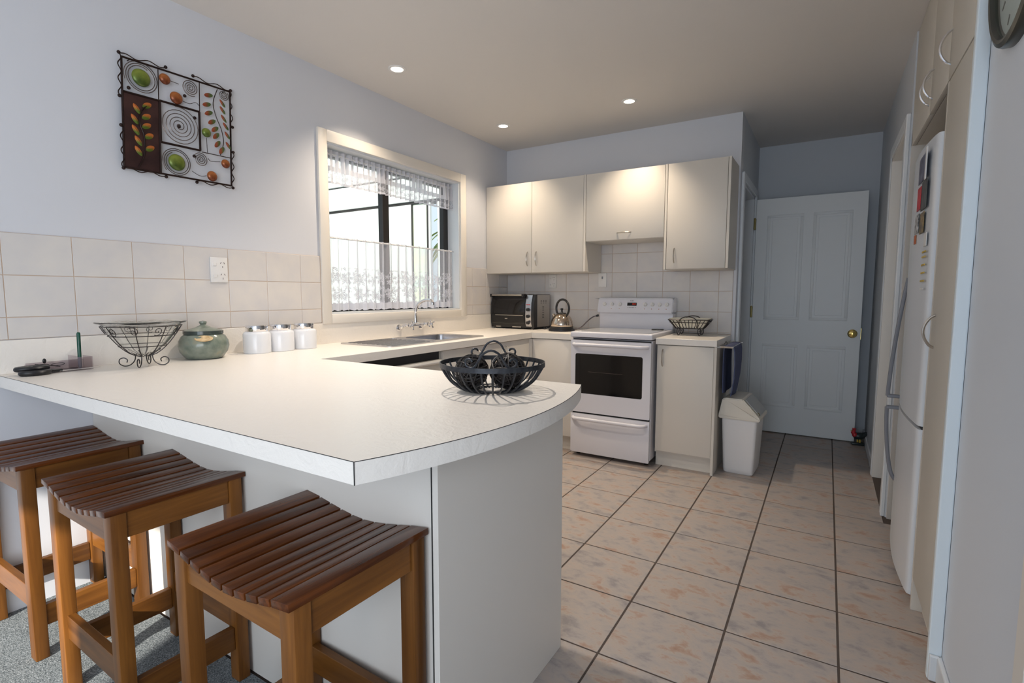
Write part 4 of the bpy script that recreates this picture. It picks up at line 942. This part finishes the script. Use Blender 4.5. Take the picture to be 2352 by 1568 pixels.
# ------------------------------------------------------------------ bar stools
def make_stool():
    t = thing('bar_stool', '', 'stool')
    WX, DY = 0.222, 0.178
    zt = lambda x: 0.625 + 0.031 * (lambda q: 0.5*q*q*(3 - 2*q) + 0.5*q**1.8)(min(1, abs(x) / (WX - 0.012)))
    n = 10; pitch = 2*WX/n
    for k in range(n):
        edges = [-WX] + [-WX + 0.058 + 0.041*i for i in range(9)] + [WX]
        xc = (edges[k] + edges[k+1])/2; w = (edges[k+1] - edges[k])/2 - 0.0026
        dz = (zt(xc + w) - zt(xc - w)) / (2*w); b = new()
        box(b, -w, w, -DY, DY, -0.015, 0.0, 0.0014, 2)
        bmesh.ops.transform(b, matrix=Matrix.Translation((xc, 0, zt(xc))) @ Matrix.Rotation(-math.atan(dz), 4, 'Y'), verts=b.verts)
        obj('slat', b, M['slat'], t)
    lx, ly, lw, ld = WX - 0.004, DY - 0.011, 0.044, 0.036
    for sx in (-1, 1):
        for sy in (-1, 1):
            x0, x1 = sorted((sx*lx, sx*(lx - lw))); y0, y1 = sorted((sy*ly, sy*(ly - ld)))
            b = new(); box(b, x0, x1, y0, y1, 0.004, 0.6415, 0.0022, 2)
            obj('leg', b, M['leg_z'], t)
    for sx in (-1, 1):
        x0, x1 = sorted((sx*(lx - 0.007), sx*(lx - 0.029)))
        obj('side_apron', box(new(), x0, x1, -ly + ld + 0.0005, ly - ld - 0.0005, 0.572, 0.6405, 0.0015, 1), M['leg_y'], t)
        x0, x1 = sorted((sx*(lx - 0.010), sx*(lx - 0.032)))
        obj('side_rung', box(new(), x0, x1, -ly + ld + 0.0005, ly - ld - 0.0005, 0.108, 0.178, 0.0015, 1), M['leg_y'], t)
    for sy in (-1, 1):
        xs_ = [-lx + lw + 0.0005 + (2*(lx - lw) - 0.001)*k/14 for k in range(15)]
        y0, y1 = sorted((sy*(ly - 0.006), sy*(ly - 0.028)))
        poly = [(x, zt(x) - 0.0165) for x in xs_] + [(xs_[-1], 0.565), (xs_[0], 0.565)]
        obj('curved_apron', prism(new(), poly, y0, y1, axis='y'), M['leg_x'], t, ang=25)
        y0, y1 = sorted((sy*(ly - 0.010), sy*(ly - 0.032)))
        obj('foot_rung', box(new(), xs_[0], xs_[-1], y0, y1, 0.168, 0.240, 0.0015, 1), M['leg_x'], t)
    return t
stool = make_stool()
for k, (x, y, rz, lab) in enumerate(((1.577, -3.406, -1.6, 'brown slatted wooden bar stool at the corner end of the peninsula'),
        (0.853, -3.405, -1.2, 'middle slatted wooden bar stool tucked under the peninsula'),
        (0.212, -3.406, 0.3, 'slatted wooden bar stool against the wall under the pen tray'))):
    s_ = stool if k == 0 else copy_tree(stool)
    s_.location = (x, y, 0); s_.rotation_euler = (0, 0, radians(rz)); tag(s_, lab, 'stool', 'slatted bar stools at the peninsula')

# ------------------------------------------------------------------ iron basket with rattan balls on the peninsula
bk = thing('iron_basket', 'round black wrought-iron basket with two scroll handles on the peninsula', 'basket', (1.700, -2.812, CT), radians(4))
RB, ZB = 0.160, 0.090
b = new(); n = 48                                     # flat band rim
rings = [[b.verts.new((r*cos(2*pi*i/n), r*sin(2*pi*i/n), z)) for i in range(n)] for r, z in ((RB, ZB), (RB, ZB - 0.014), (RB - 0.003, ZB - 0.014), (RB - 0.003, ZB))]
for k in range(4):
    A, B = rings[k], rings[(k+1) % 4]
    for i in range(n): b.faces.new((A[i], A[(i+1) % n], B[(i+1) % n], B[i]))
obj('rim_band', b, M['iron'], bk)
for k in range(30):
    a = 2*pi*k/30
    pts = smoothpath([(r*cos(a), r*sin(a), z) for r, z in ((RB - 0.004, ZB - 0.010), (RB - 0.010, 0.066), (RB - 0.030, 0.036), (RB - 0.062, 0.012), (RB - 0.092, 0.004), (0.045, 0.0035))], 4)
    obj('rib', tube(new(), pts, 0.0029, 6), M['iron'], bk)
b = new(); tube(b, ring((0, 0, 0.0045), 0.052, 32), 0.003, 6, closed=True); tube(b, ring((0, 0, 0.0075), 0.072, 32), 0.0022, 6, closed=True); obj('base_ring', b, M['iron'], bk)
va_ = radians(-31.4 + 4)                               # handles run across the basket's wide view
for s_ in (-1, 1):
    u_ = Vector((cos(radians(28)), sin(radians(28)), 0)); w_ = Vector((-sin(radians(28)), cos(radians(28)), 0)) * s_
    base = w_ * (RB - 0.010)
    prof = [(-0.052, 0.020), (-0.056, 0.027), (-0.066, 0.028), (-0.072, 0.018), (-0.068, 0.005), (-0.056, -0.001), (-0.045, 0.004), (-0.034, 0.020), (-0.022, 0.039), (0, 0.049), (0.022, 0.039), (0.034, 0.020), (0.045, 0.004), (0.056, -0.001), (0.068, 0.005), (0.072, 0.018), (0.066, 0.028), (0.056, 0.027), (0.052, 0.020)]
    prof = [(x, z*0.85 if abs(x) > 0.044 else z) for x, z in prof]
    pts = smoothpath([base * (1.0 - 0.10*abs(x/0.07)**2) + u_*x + Vector((0, 0, ZB + z)) for x, z in prof], 4)
    obj('scroll_handle', tube(new(), pts, 0.0034, 8), M['iron'], bk)
def rattan(c, r, label):
    b = new(); rr = random.Random(int(c[0]*1000))
    for k in range(34):
        ax = Vector((rr.gauss(0, 1), rr.gauss(0, 1), rr.gauss(0, 1))).normalized(); u = ax.orthogonal().normalized(); w = ax.cross(u); d = rr.uniform(-0.45, 0.45)*r
        q = sqrt(r*r - d*d); rad = rr.uniform(0.9, 1.0)
        tube(b, [ax*d + (u*cos(2*pi*i/26) + w*sin(2*pi*i/26))*q*rad for i in range(26)], rr.uniform(0.0016, 0.003), 5, closed=True)
    ball(b, (0, 0, 0), r*0.80, 16, 10)
    o = obj('rattan_ball', b, M['rattan']); o.location = c; tag(o, label, 'ornament', 'rattan balls in the iron basket'); return o
rattan((1.648, -2.848, CT + 0.060), 0.051, 'black woven rattan ball in the iron basket, on the sink side')
rattan((1.742, -2.792, CT + 0.062), 0.054, 'black woven rattan ball in the iron basket, on the side facing the stove')

# ------------------------------------------------------------------ left-hand worktop items
gb = thing('wire_bowl_stand', 'dark wire stand with scroll feet holding a glass bowl', 'bowl stand', (0.185, -3.105, CT))
prof_r = lambda z: 0.027 + 0.112 * min(1, max(0, (z - 0.045) / 0.125)) ** 0.62
for nm, z in (('top_ring', 0.166), ('band_ring', 0.128), ('lower_ring', 0.085)):
    obj(nm, tube(new(), ring((0, 0, z), prof_r(z), 40), 0.0021 if nm != 'lower_ring' else 0.0018, 6, closed=True), M['iron2'], gb)
for k in range(8):
    a = 2*pi*k/8 + 0.2
    pts = [(prof_r(z)*cos(a), prof_r(z)*sin(a), z) for z in (0.168, 0.155, 0.14, 0.12, 0.10, 0.08, 0.065, 0.052, 0.046)] + [(0.012*cos(a), 0.012*sin(a), 0.040)]
    obj('rib', tube(new(), pts, 0.0019, 6), M['iron2'], gb)
for k in range(10):      # running scrolls between the two upper rings
    a = 2*pi*k/10; b = new(); pts = []
    for i in range(30):
        t_ = i/29; th = 2*pi*1.35*t_; r = 0.003 + 0.016*t_; da = (r*cos(th) + 0.0)/0.14; z = 0.147 + r*0.95*sin(th)*(1 if k % 2 else -1)
        R2 = prof_r(z) + 0.001; pts.append((R2*cos(a + da), R2*sin(a + da), z))
    tube(b, pts, 0.0015, 5); obj('scroll', b, M['iron2'], gb)
for k in range(4):
    a = 2*pi*k/4 + 0.9; d_ = Vector((cos(a), sin(a), 0)); pts = []
    for q in [(0.060, 0.070), (0.045, 0.060), (0.030, 0.045), (0.034, 0.022), (0.050, 0.006), (0.070, 0.003), (0.085, 0.014), (0.084, 0.030), (0.070, 0.036), (0.058, 0.028), (0.060, 0.017)]:
        pts.append(d_*q[0] + Vector((0, 0, q[1] + 0.0)))
    obj('scroll_foot', tube(new(), smoothpath(pts, 4), 0.0021, 6), M['iron2'], gb)
b = new(); n = 48
outp = [(0.001, 0.046), (0.030, 0.048), (0.060, 0.066), (0.095, 0.095), (0.130, 0.138), (0.146, 0.166), (0.152, 0.174), (0.172, 0.178), (0.176, 0.181), (0.172, 0.184), (0.150, 0.181), (0.140, 0.166), (0.126, 0.141), (0.091, 0.099), (0.057, 0.071), (0.030, 0.053), (0.001, 0.051)]
rings = [[b.verts.new((r*0.985*cos(2*pi*i/n), r*0.985*sin(2*pi*i/n), z)) for i in range(n)] for r, z in outp]
for A, B in zip(rings, rings[1:]):
    for i in range(n): b.faces.new((A[i], A[(i+1) % n], B[(i+1) % n], B[i]))
b.faces.new(rings[0][::-1]); b.faces.new(rings[-1])
gl = obj('glass_bowl', b, M['glass']); gl.location = (0.185, -3.105, CT); gl.scale = (0.9, 0.9, 1.0); tag(gl, 'wide clear glass bowl resting in the dark wire stand', 'bowl')
# sage jar
jr = thing('ginger_jar', 'squat sage-green glazed jar with dark lid and tan tag', 'jar', (0.122, -2.832, CT))
b = new(); lathe(b, [(0.001, 0.0), (0.066, 0.0), (0.078, 0.006), (0.096, 0.032), (0.103, 0.058), (0.100, 0.082), (0.088, 0.104), (0.074, 0.114), (0.070, 0.120), (0.001, 0.120)], 40); obj('body', b, M['sage'], jr)
b = new(); lathe(b, [(0.001, 0.114), (0.076, 0.114), (0.081, 0.119), (0.081, 0.127), (0.074, 0.131), (0.035, 0.142), (0.015, 0.151), (0.011, 0.156), (0.016, 0.163), (0.015, 0.170), (0.001, 0.173)], 36); obj('lid', b, M['sage'], jr)
b = new(); lathe(b, [(0.0815, 0.1135), (0.0815, 0.1275), (0.078, 0.129), (0.070, 0.113)], 36); obj('lid_band', b, M['sage_dark'], jr)
b = new()
bm2 = prism(b, [(0.037*cos(2*pi*k/24), 0.016*sin(2*pi*k/24)) for k in range(24)], -0.001, 0.001, axis='y')
bmesh.ops.transform(b, matrix=Matrix.Translation((0.083, -0.043, 0.097)) @ Matrix.Rotation(radians(48), 4, 'Z') @ Matrix.Rotation(radians(-38), 4, 'X'), verts=b.verts)
obj('tag', b, M['tag'], jr, label='oval tan paper tag')
# canisters
cn = thing('canister', '', 'canister', (0.118, -2.535, CT))
b = new(); lathe(b, [(0.001, 0.0), (0.062, 0.0), (0.0645, 0.003), (0.0645, 0.094), (0.061, 0.102), (0.054, 0.107), (0.001, 0.107)], 40); obj('body', b, M['ceramic_white'], cn)
b = new(); lathe(b, [(0.001, 0.107), (0.050, 0.107), (0.0515, 0.110), (0.0515, 0.135), (0.050, 0.139), (0.001, 0.140)], 40); obj('lid', b, M['chrome'], cn)
for k, (x, y, lab) in enumerate(((0.118, -2.570, 'white canister with chrome lid beside the sage jar'), (0.120, -2.437, 'middle white canister with chrome lid in the row of three'), (0.122, -2.298, 'white canister with chrome lid closest to the window'))):
    c_ = cn if k == 0 else copy_tree(cn); c_.location = (x, y, CT); tag(c_, lab, 'canister', 'white canisters on the worktop')
# scissors
sc_ = thing('scissors', 'scissors with black plastic handles lying on the worktop end', 'scissors', (0.110, -3.395, CT), radians(-2))
for s_ in (-1, 1):
    cx, cy = (0.0 + s_*0.017, -0.035)
    pts = [(cx + 0.021*cos(2*pi*k/24), cy + (0.042 if s_ < 0 else 0.038)*sin(2*pi*k/24), 0.016 - 0.006*s_) for k in range(24)]
    b = new(); tube(b, pts, 0.0095, 10, closed=True); tube(b, smoothpath([(cx, cy + 0.030, 0.012), (cx*0.5, 0.020, 0.009), (0, 0.045, 0.008)], 4), 0.006, 8)
    obj('finger_loop', b, M['black_plastic'], sc_)
    b = new(); prism(b, [(-0.008*s_, 0.035), (0.006*s_, 0.035), (0.006*s_, 0.10), (0.0005*s_, 0.165), (-0.001*s_, 0.165)], 0.006 + 0.001*s_, 0.0075 + 0.001*s_); obj('blade', b, M['chrome'], sc_)
og = thing('desk_tidy', 'clear acrylic desk tidy with pen slot beside the scissors', 'organiser', (0.062, -3.345, CT))
b = new(); box(b, -0.045, 0.045, -0.085, 0.095, 0.0, 0.004, 0.001, 1)
for args in ((-0.045, 0.045, -0.085, -0.082, 0.004, 0.030), (-0.045, -0.042, -0.082, 0.095, 0.004, 0.035), (-0.042, 0.045, 0.092, 0.095, 0.004, 0.050), (-0.042, 0.045, 0.045, 0.048, 0.004, 0.055), (0.042, 0.045, 0.048, 0.092, 0.004, 0.05), (0.042, 0.045, -0.082, 0.045, 0.004, 0.014)):
    box(b, *args, 0.0008, 1)
obj('tray', b, M['acrylic'], og)
pe = thing('marker_pen', 'dark green marker pen standing in the acrylic desk tidy', 'pen', (0.085, -3.285, CT + 0.005))
b = new(); tube(b, [(0, 0, 0), (0.001, 0, 0.012), (0.002, 0, 0.045)], [0.003, 0.0062, 0.0062], 12); obj('grip', b, M['grey_plastic'], pe)
M['pen_green'] = mat('dark_green_plastic', (0.005, 0.07, 0.045), 0.25)
b = new(); tube(b, [(0.002, 0, 0.045), (0.006, 0, 0.135), (0.0065, 0, 0.141)], [0.0063, 0.0063, 0.004], 12); box(b, 0.009, 0.0115, -0.002, 0.002, 0.09, 0.138, 0.0006, 1); obj('barrel', b, M['pen_green'], pe)
gs = thing('spectacles', 'folded thin-rimmed spectacles lying in the desk tidy', 'glasses', (0.06, -3.37, CT + 0.012))
for y in (-0.022, 0.026):
    b = new(); tube(b, [(0.012*cos(2*pi*k/20), y + 0.020*sin(2*pi*k/20), 0.014 + 0.006*cos(2*pi*k/20)) for k in range(20)], 0.0011, 6, closed=True); obj('lens_rim', b, M['iron2'], gs)
b = new(); tube(b, smoothpath([(-0.006, -0.04, 0.020), (-0.012, 0.0, 0.012), (-0.008, 0.035, 0.004)], 4), 0.0014, 6); ball(b, (-0.006, -0.012, 0.030), 0.006, 10, 8, (0.6, 1, 1.6)); obj('temple_arm', b, M['black_plastic'], gs)

# ------------------------------------------------------------------ toaster oven, kettle
to = thing('toaster_oven', 'black toaster oven with silver control strip in the corner', 'oven', (0.246, -0.165, CT), radians(-2.5))
HW, HD_, TH = 0.222, 0.125, 0.297
b = new(); prof = [(HD_, 0.012), (-HD_ - 0.004, 0.012), (-HD_ - 0.014, 0.05), (-HD_ - 0.018, 0.13), (-HD_ - 0.012, 0.22), (-HD_ + 0.012, TH - 0.008), (-HD_ + 0.03, TH), (HD_, TH)]
prism(b, prof, -HW, HW, axis='x'); obj('body', b, M['black_plastic'], to, ang=30)
b = new(); prism(b, [(y - 0.0025 if y < 0 else y, z) for y, z in [(-HD_ + 0.0, 0.035), (-HD_ - 0.014, 0.05), (-HD_ - 0.018, 0.13), (-HD_ - 0.012, 0.22), (-HD_ + 0.006, 0.262)]] + [(-HD_ + 0.02, 0.262), (-HD_ + 0.01, 0.035)], -HW + 0.012, 0.128, axis='x'); gd = obj('glass_door', b, M['black_glass'], to, ang=40)
b = new(); tube(b, [(-HW + 0.02, -HD_ - 0.03, TH - 0.006), (0.115, -HD_ - 0.03, TH - 0.006)], 0.008, 10); obj('handle_bar', b, M['brushed'], gd)
for x in (-HW + 0.014, 0.122):
    b = new(); box(b, x - 0.010, x + 0.010, -HD_ - 0.040, -HD_ + 0.012, TH - 0.022, TH + 0.004, 0.004, 2); obj('handle_bracket', b, M['black_plastic'], gd)
b = new(); tube(b, [(-HW + 0.05, -HD_ - 0.0215, 0.118), (0.115, -HD_ - 0.0215, 0.118)], 0.0022, 6); obj('rack_line', b, M['brushed'], gd)
b = new(); box(b, -0.07, -0.045, -HD_ - 0.0215, -HD_ - 0.019, 0.085, 0.091); obj('badge', b, M['brushed'], gd, smooth=False)
b = new(); prism(b, [(-HD_ - 0.006, 0.022), (-HD_ - 0.019, 0.05), (-HD_ - 0.023, 0.13), (-HD_ - 0.017, 0.222), (-HD_ + 0.006, TH - 0.006), (-HD_ + 0.03, TH + 0.003), (-HD_ + 0.03, TH - 0.01), (-HD_ + 0.01, 0.022)], 0.142, 0.198, axis='x'); cs_ = obj('control_strip', b, M['steel'], to, ang=40)
for z in (0.168, 0.112, 0.058):
    b = new(); lathe(b, [(0.001, -0.020), (0.013, -0.020), (0.0155, 0.0), (0.001, 0.001)], 20, (0.170, -HD_ - 0.019, z), 'y'); obj('knob', b, M['black_plastic'], cs_)
for x, w_ in ((0.158, 0.004), (0.178, 0.007)):
    b = new(); box(b, x - w_, x + w_, -HD_ - 0.0235, -HD_ - 0.019, 0.207, 0.214); obj('indicator_light', b, M['red'], cs_, smooth=False)
b = new()
for y in (-0.03, 0.01, 0.05):
    for z in (0.22, 0.232, 0.244): box(b, HW - 0.0005, HW + 0.0012, y, y + 0.018, z, z + 0.004)
for z in (0.19, 0.178, 0.16, 0.14, 0.12, 0.108, 0.096): box(b, HW - 0.0005, HW + 0.0012, 0.0, 0.026, z, z + 0.005)
obj('vent_slots', b, M['smoke'], to, smooth=False)
obj('side_cover', box(new(), HW - 0.001, HW + 0.0004, -HD_ + 0.04, HD_, 0.02, TH - 0.004), M['brushed'], to, smooth=False)
for x in (-HW + 0.03, HW - 0.03):
    for y in (-HD_ + 0.01, HD_ - 0.03):
        obj('foot', lathe(new(), [(0.012, 0.0), (0.013, 0.014)], 12, (x, y, 0)), M['black_plastic'], to)
b = new(); box(b, -HW + 0.05, -HW + 0.10, -HD_ - 0.009, -HD_ - 0.004, 0.014, 0.022); box(b, 0.0, 0.09, -HD_ - 0.009, -HD_ - 0.004, 0.014, 0.022); obj('crumb_tray_edge', b, M['brushed'], to, smooth=False)
TOM = Matrix.Translation(to.location) @ Matrix.Rotation(radians(-2.5), 4, 'Z')
cd_ = obj('power_cord', tube(new(), smoothpath([(0.475, -0.17, CT + 0.008), (0.52, -0.21, CT + 0.010), (0.555, -0.18, CT + 0.030), (0.60, -0.16, CT + 0.034), (0.64, -0.14, CT + 0.012)], 6), 0.0055, 8), M['black_plastic'], to); cd_.matrix_parent_inverse = TOM.inverted()
kt = thing('kettle', 'polished domed kettle with black ring handle on a black base', 'kettle', (0.722, -0.315, CT), radians(-20))
b = new(); lathe(b, [(0.001, 0.0), (0.104, 0.0), (0.107, 0.004), (0.104, 0.018), (0.096, 0.022), (0.001, 0.022)], 36); obj('power_base', b, M['black_plastic'], kt)
b = new(); lathe(b, [(0.001, 0.022), (0.093, 0.022), (0.094, 0.040), (0.001, 0.040)], 36); obj('collar', b, M['black_plastic'], kt)
b = new(); lathe(b, [(0.092, 0.038), (0.094, 0.046), (0.091, 0.070), (0.082, 0.096), (0.068, 0.118), (0.050, 0.134), (0.036, 0.141), (0.001, 0.143)], 40); kb = obj('body', b, M['chrome'], kt)
M['bronze_metal'] = mat('warm_polished_steel', (0.62, 0.52, 0.42), 0.10, 1.0); kb.data.materials[0] = M['bronze_metal']
b = new(); lathe(b, [(0.001, 0.139), (0.040, 0.139), (0.036, 0.147), (0.012, 0.150), (0.007, 0.158), (0.007, 0.168), (0.012, 0.175), (0.012, 0.182), (0.001, 0.188)], 24); obj('lid', b, M['black_plastic'], kt)
b = new(); tube(b, [(-0.066, 0, 0.095), (-0.088, 0, 0.116), (-0.100, 0, 0.132)], [0.022, 0.016, 0.013], 14); obj('spout', b, M['bronze_metal'], kt)
b = new(); c0_, r0 = Vector((0.008, 0, 0.183)), 0.073
pts = [c0_ + Vector((r0*cos(a), 0, r0*sin(a))) for a in [radians(x) for x in range(-52, 215, 8)]]; tube(b, pts, 0.0088, 10)
obj('ring_handle', b, M['black_plastic'], kt)
kc = obj('kettle_cord', tube(new(), smoothpath([(0.822, -0.285, CT + 0.010), (0.852, -0.225, CT + 0.030), (0.885, -0.165, CT + 0.080), (0.915, -0.125, CT + 0.112), (0.948, -0.110, CT + 0.123)], 6), 0.0048, 8), M['cord'], kt); kc.matrix_parent_inverse = (Matrix.Translation(kt.location) @ Matrix.Rotation(radians(-20), 4, 'Z')).inverted()
b = new(); tube(b, [(0.938, -0.113, CT + 0.120), (0.958, -0.106, CT + 0.126)], 0.009, 10); obj('plug', b, M['black_plastic'], kc)

# ------------------------------------------------------------------ rectangular wire basket right of the stove
rb = thing('wire_basket', 'small rectangular black wire basket with liner on the right-hand worktop', 'basket', (1.715, -0.215, CT), radians(3))
def rect_ring(hx, hy, z, r, rr_=0.012):
    b = new(); pts = [(x, y, z) for x, y in rrect(-hx, hx, -hy, hy, rr_, 4)]; tube(b, pts, r, 6, closed=True); return b
obj('top_rim', rect_ring(0.142, 0.095, 0.115, 0.0042), M['iron2'], rb); obj('upper_wire', rect_ring(0.132, 0.086, 0.095, 0.0028), M['iron2'], rb); obj('base_rim', rect_ring(0.094, 0.058, 0.052, 0.0035), M['iron2'], rb)
M['blackwire'] = M['iron2']
for k in range(11):
    u_ = -1 + 2*k/10
    for s_ in (-1, 1):
        obj('wire', tube(new(), [(u_*0.140, s_*0.095, 0.115), (u_*0.092, s_*0.058, 0.052)], 0.0026, 5), M['iron2'], rb)
for k in range(7):
    u_ = -1 + 2*k/6
    for s_ in (-1, 1):
        obj('wire', tube(new(), [(s_*0.142, u_*0.09, 0.115), (s_*0.094, u_*0.054, 0.052)], 0.0026, 5), M['iron2'], rb)
b = new()
R1 = rrect(-0.138, 0.138, -0.091, 0.091, 0.012, 4); R2 = rrect(-0.090, 0.090, -0.054, 0.054, 0.012, 4)
A = [b.verts.new((p[0], p[1], 0.124)) for p in R1]; B = [b.verts.new((p[0], p[1], 0.054)) for p in R2]
for i in range(len(A)): b.faces.new((A[i], A[(i+1) % len(A)], B[(i+1) % len(A)], B[i]))
b.faces.new(B); ln = obj('cloth_liner', b, M['linen'], rb, smooth=None, label='cream cloth liner')
for s_ in (-1, 1):
    pts = smoothpath([(-0.058, s_*0.092, 0.060), (-0.062, s_*0.105, 0.105), (-0.038, s_*0.112, 0.130), (0, s_*0.114, 0.138), (0.038, s_*0.112, 0.130), (0.062, s_*0.105, 0.105), (0.058, s_*0.092, 0.060)], 5)
    obj('hoop_handle', tube(new(), pts, 0.0034, 6), M['iron2'], rb)
for sx in (-1, 1):
    for sy in (-1, 1):
        b = new(); cx, cy = sx*0.072, sy*0.060
        tube(b, smoothpath([(cx, cy, 0.058), (cx - 0.011, cy, 0.040), (cx - 0.010, cy, 0.018), (cx, cy, 0.003), (cx + 0.010, cy, 0.018), (cx + 0.011, cy, 0.040), (cx, cy, 0.058)], 4), 0.0030, 6)
        tube(b, smoothpath([(cx, cy, 0.050), (cx + 0.004, cy, 0.036), (cx - 0.002, cy, 0.028), (cx - 0.004, cy, 0.036)], 4), 0.002, 6)
        obj('scroll_foot', b, M['iron2'], rb)
b = new(); tube(b, [(-0.07, 0.06, 0.010), (0.07, 0.06, 0.010)], 0.0022, 6); obj('foot_rail', b, M['iron2'], rb)

# ------------------------------------------------------------------ towel rail, towel, bin, doorstop
tr = thing('towel_rail', 'chrome towel rail fixed to the cupboard end panel', 'rail', (1.967, 0, 0.852))
b = new()
for z_, x_ in ((0.0, 0.082), (0.0, 0.030)):
    tube(b, [(x_, -0.520, z_), (x_, -0.10, z_)], 0.0045, 8)
obj('bar', b, M['chrome'], tr)
for y in (-0.520, -0.10):
    b = new(); box(b, 0.0, 0.088, y - 0.004, y + 0.004, -0.006, 0.006, 0.002, 1); obj('bracket', b, M['chrome'], tr)
b = new(); tube(b, smoothpath([(0.004, -0.33, 0.005), (0.012, -0.33, 0.022), (0.02, -0.33, 0.012), (0.018, -0.33, 0.0)], 4), 0.002, 6); obj('hook', b, M['iron2'], tr)
tw = new(); NY = 14
path = [(1.993, 0.545), (1.990, 0.62), (1.988, 0.72), (1.9885, 0.80), (1.991, 0.848), (1.999, 0.860), (2.020, 0.862), (2.042, 0.861), (2.056, 0.852), (2.062, 0.82), (2.064, 0.74), (2.060, 0.64), (2.050, 0.56), (2.042, 0.525)]
g = []
for j in range(NY + 1):
    v = j/NY; y = -0.485 + 0.33*v; row = []
    for i, (x, z) in enumerate(path):
        w = max(0, (0.85 - z))/0.35; xx = x + 0.006*w*sin(9*v + (0 if i < 6 else 2)) ; zz = z - (0.012*sin(3*v) if z < 0.6 else 0)
        row.append(tw.verts.new((xx, y + 0.008*w*sin(5*z*4), zz)))
    g.append(row)
for j in range(NY):
    for i in range(len(path) - 1): tw.faces.new((g[j][i], g[j+1][i], g[j+1][i+1], g[j][i+1]))
bmesh.ops.recalc_face_normals(tw, faces=tw.faces)
bmesh.ops.solidify(tw, geom=list(tw.faces), thickness=0.006)
towel = obj('hand_towel', tw, M['towel'], ang=60); tag(towel, 'navy blue hand towel folded over the chrome rail', 'towel')
bn = thing('waste_bin', 'white plastic swing-top bin beside the base cupboard', 'bin', (2.108, -0.335, 0.0), radians(-3))
b = new(); rings = []
for (hx, hy, z) in ((0.086, 0.118, 0.0), (0.092, 0.124, 0.006), (0.094, 0.127, 0.03), (0.0945, 0.1275, 0.032), (0.110, 0.144, 0.385)):
    rings.append([b.verts.new((p[0], p[1], z)) for p in rrect(-hx, hx, -hy, hy, 0.018, 4)])
for A, B in zip(rings, rings[1:]):
    for i in range(len(A)): b.faces.new((A[i], A[(i+1) % len(A)], B[(i+1) % len(A)], B[i]))
b.faces.new(rings[0][::-1]); b.faces.new(rings[-1]); obj('body', b, M['bin_white'], bn, ang=40)
b = new(); prism(b, [(-0.126, 0.372), (0.126, 0.372), (0.128, 0.392), (0.020, 0.512), (-0.090, 0.512), (-0.106, 0.505), (-0.128, 0.392)], -0.155, 0.155, axis='y')
bmesh.ops.bevel(b, geom=[e for e in b.edges], offset=0.006, segments=2, affect='EDGES')
obj('hood_lid', b, M['bin_lid'], bn)
b = new(); prism(b, [(0.120, 0.406), (0.030, 0.506), (0.0335, 0.509), (0.1235, 0.409)], -0.125, 0.125, axis='y'); obj('swing_flap', b, M['bin_flap'], bn)
b = new(); tube(b, [(0.119, -0.1258, 0.412), (0.116, -0.127, 0.425), (0.108, -0.1258, 0.430)], 0.003, 6); obj('flap_pivot', b, M['hinge'], bn)
ro = thing('rooster_doorstop', 'small painted rooster doorstop on the floor at the open door', 'doorstop', (2.822, 0.775, 0.0), radians(10))
obj('base', box(new(), -0.045, 0.045, -0.025, 0.025, 0.0, 0.022, 0.008, 2), M['rooster_black'], ro)
b = new(); ball(b, (0.008, 0, 0.072), 0.032, 16, 10, (1.35, 0.75, 0.9)); tube(b, smoothpath([(0.03, 0, 0.080), (0.055, 0, 0.095), (0.068, 0, 0.085), (0.072, 0, 0.065)], 4), [0.018, 0.018, 0.017, 0.016, 0.015, 0.014, 0.013, 0.012, 0.01, 0.008, 0.007, 0.006, 0.004], 10); obj('body', b, M['rooster_black'], ro)
b = new(); tube(b, smoothpath([(-0.018, 0, 0.075), (-0.032, 0, 0.095), (-0.030, 0, 0.112)], 4), [0.02]*3 + [0.016]*3 + [0.013]*3, 10); ball(b, (-0.030, 0, 0.115), 0.013, 12, 8); ball(b, (-0.045, 0, 0.100), 0.006, 8, 6)
for k in range(3): ball(b, (-0.038 + 0.009*k, 0, 0.130 - 0.001*k), 0.006, 8, 6, (0.7, 0.5, 1.2))
obj('neck_and_comb', b, M['red'], ro)
b = new(); tube(b, [(-0.043, 0, 0.114), (-0.054, 0, 0.111)], [0.004, 0.0008], 8); tube(b, [(0.0, 0.008, 0.02), (0.0, 0.008, 0.055)], 0.006, 8); tube(b, [(0.012, -0.008, 0.02), (0.012, -0.008, 0.055)], 0.006, 8); obj('legs_and_beak', b, M['yellow'], ro)
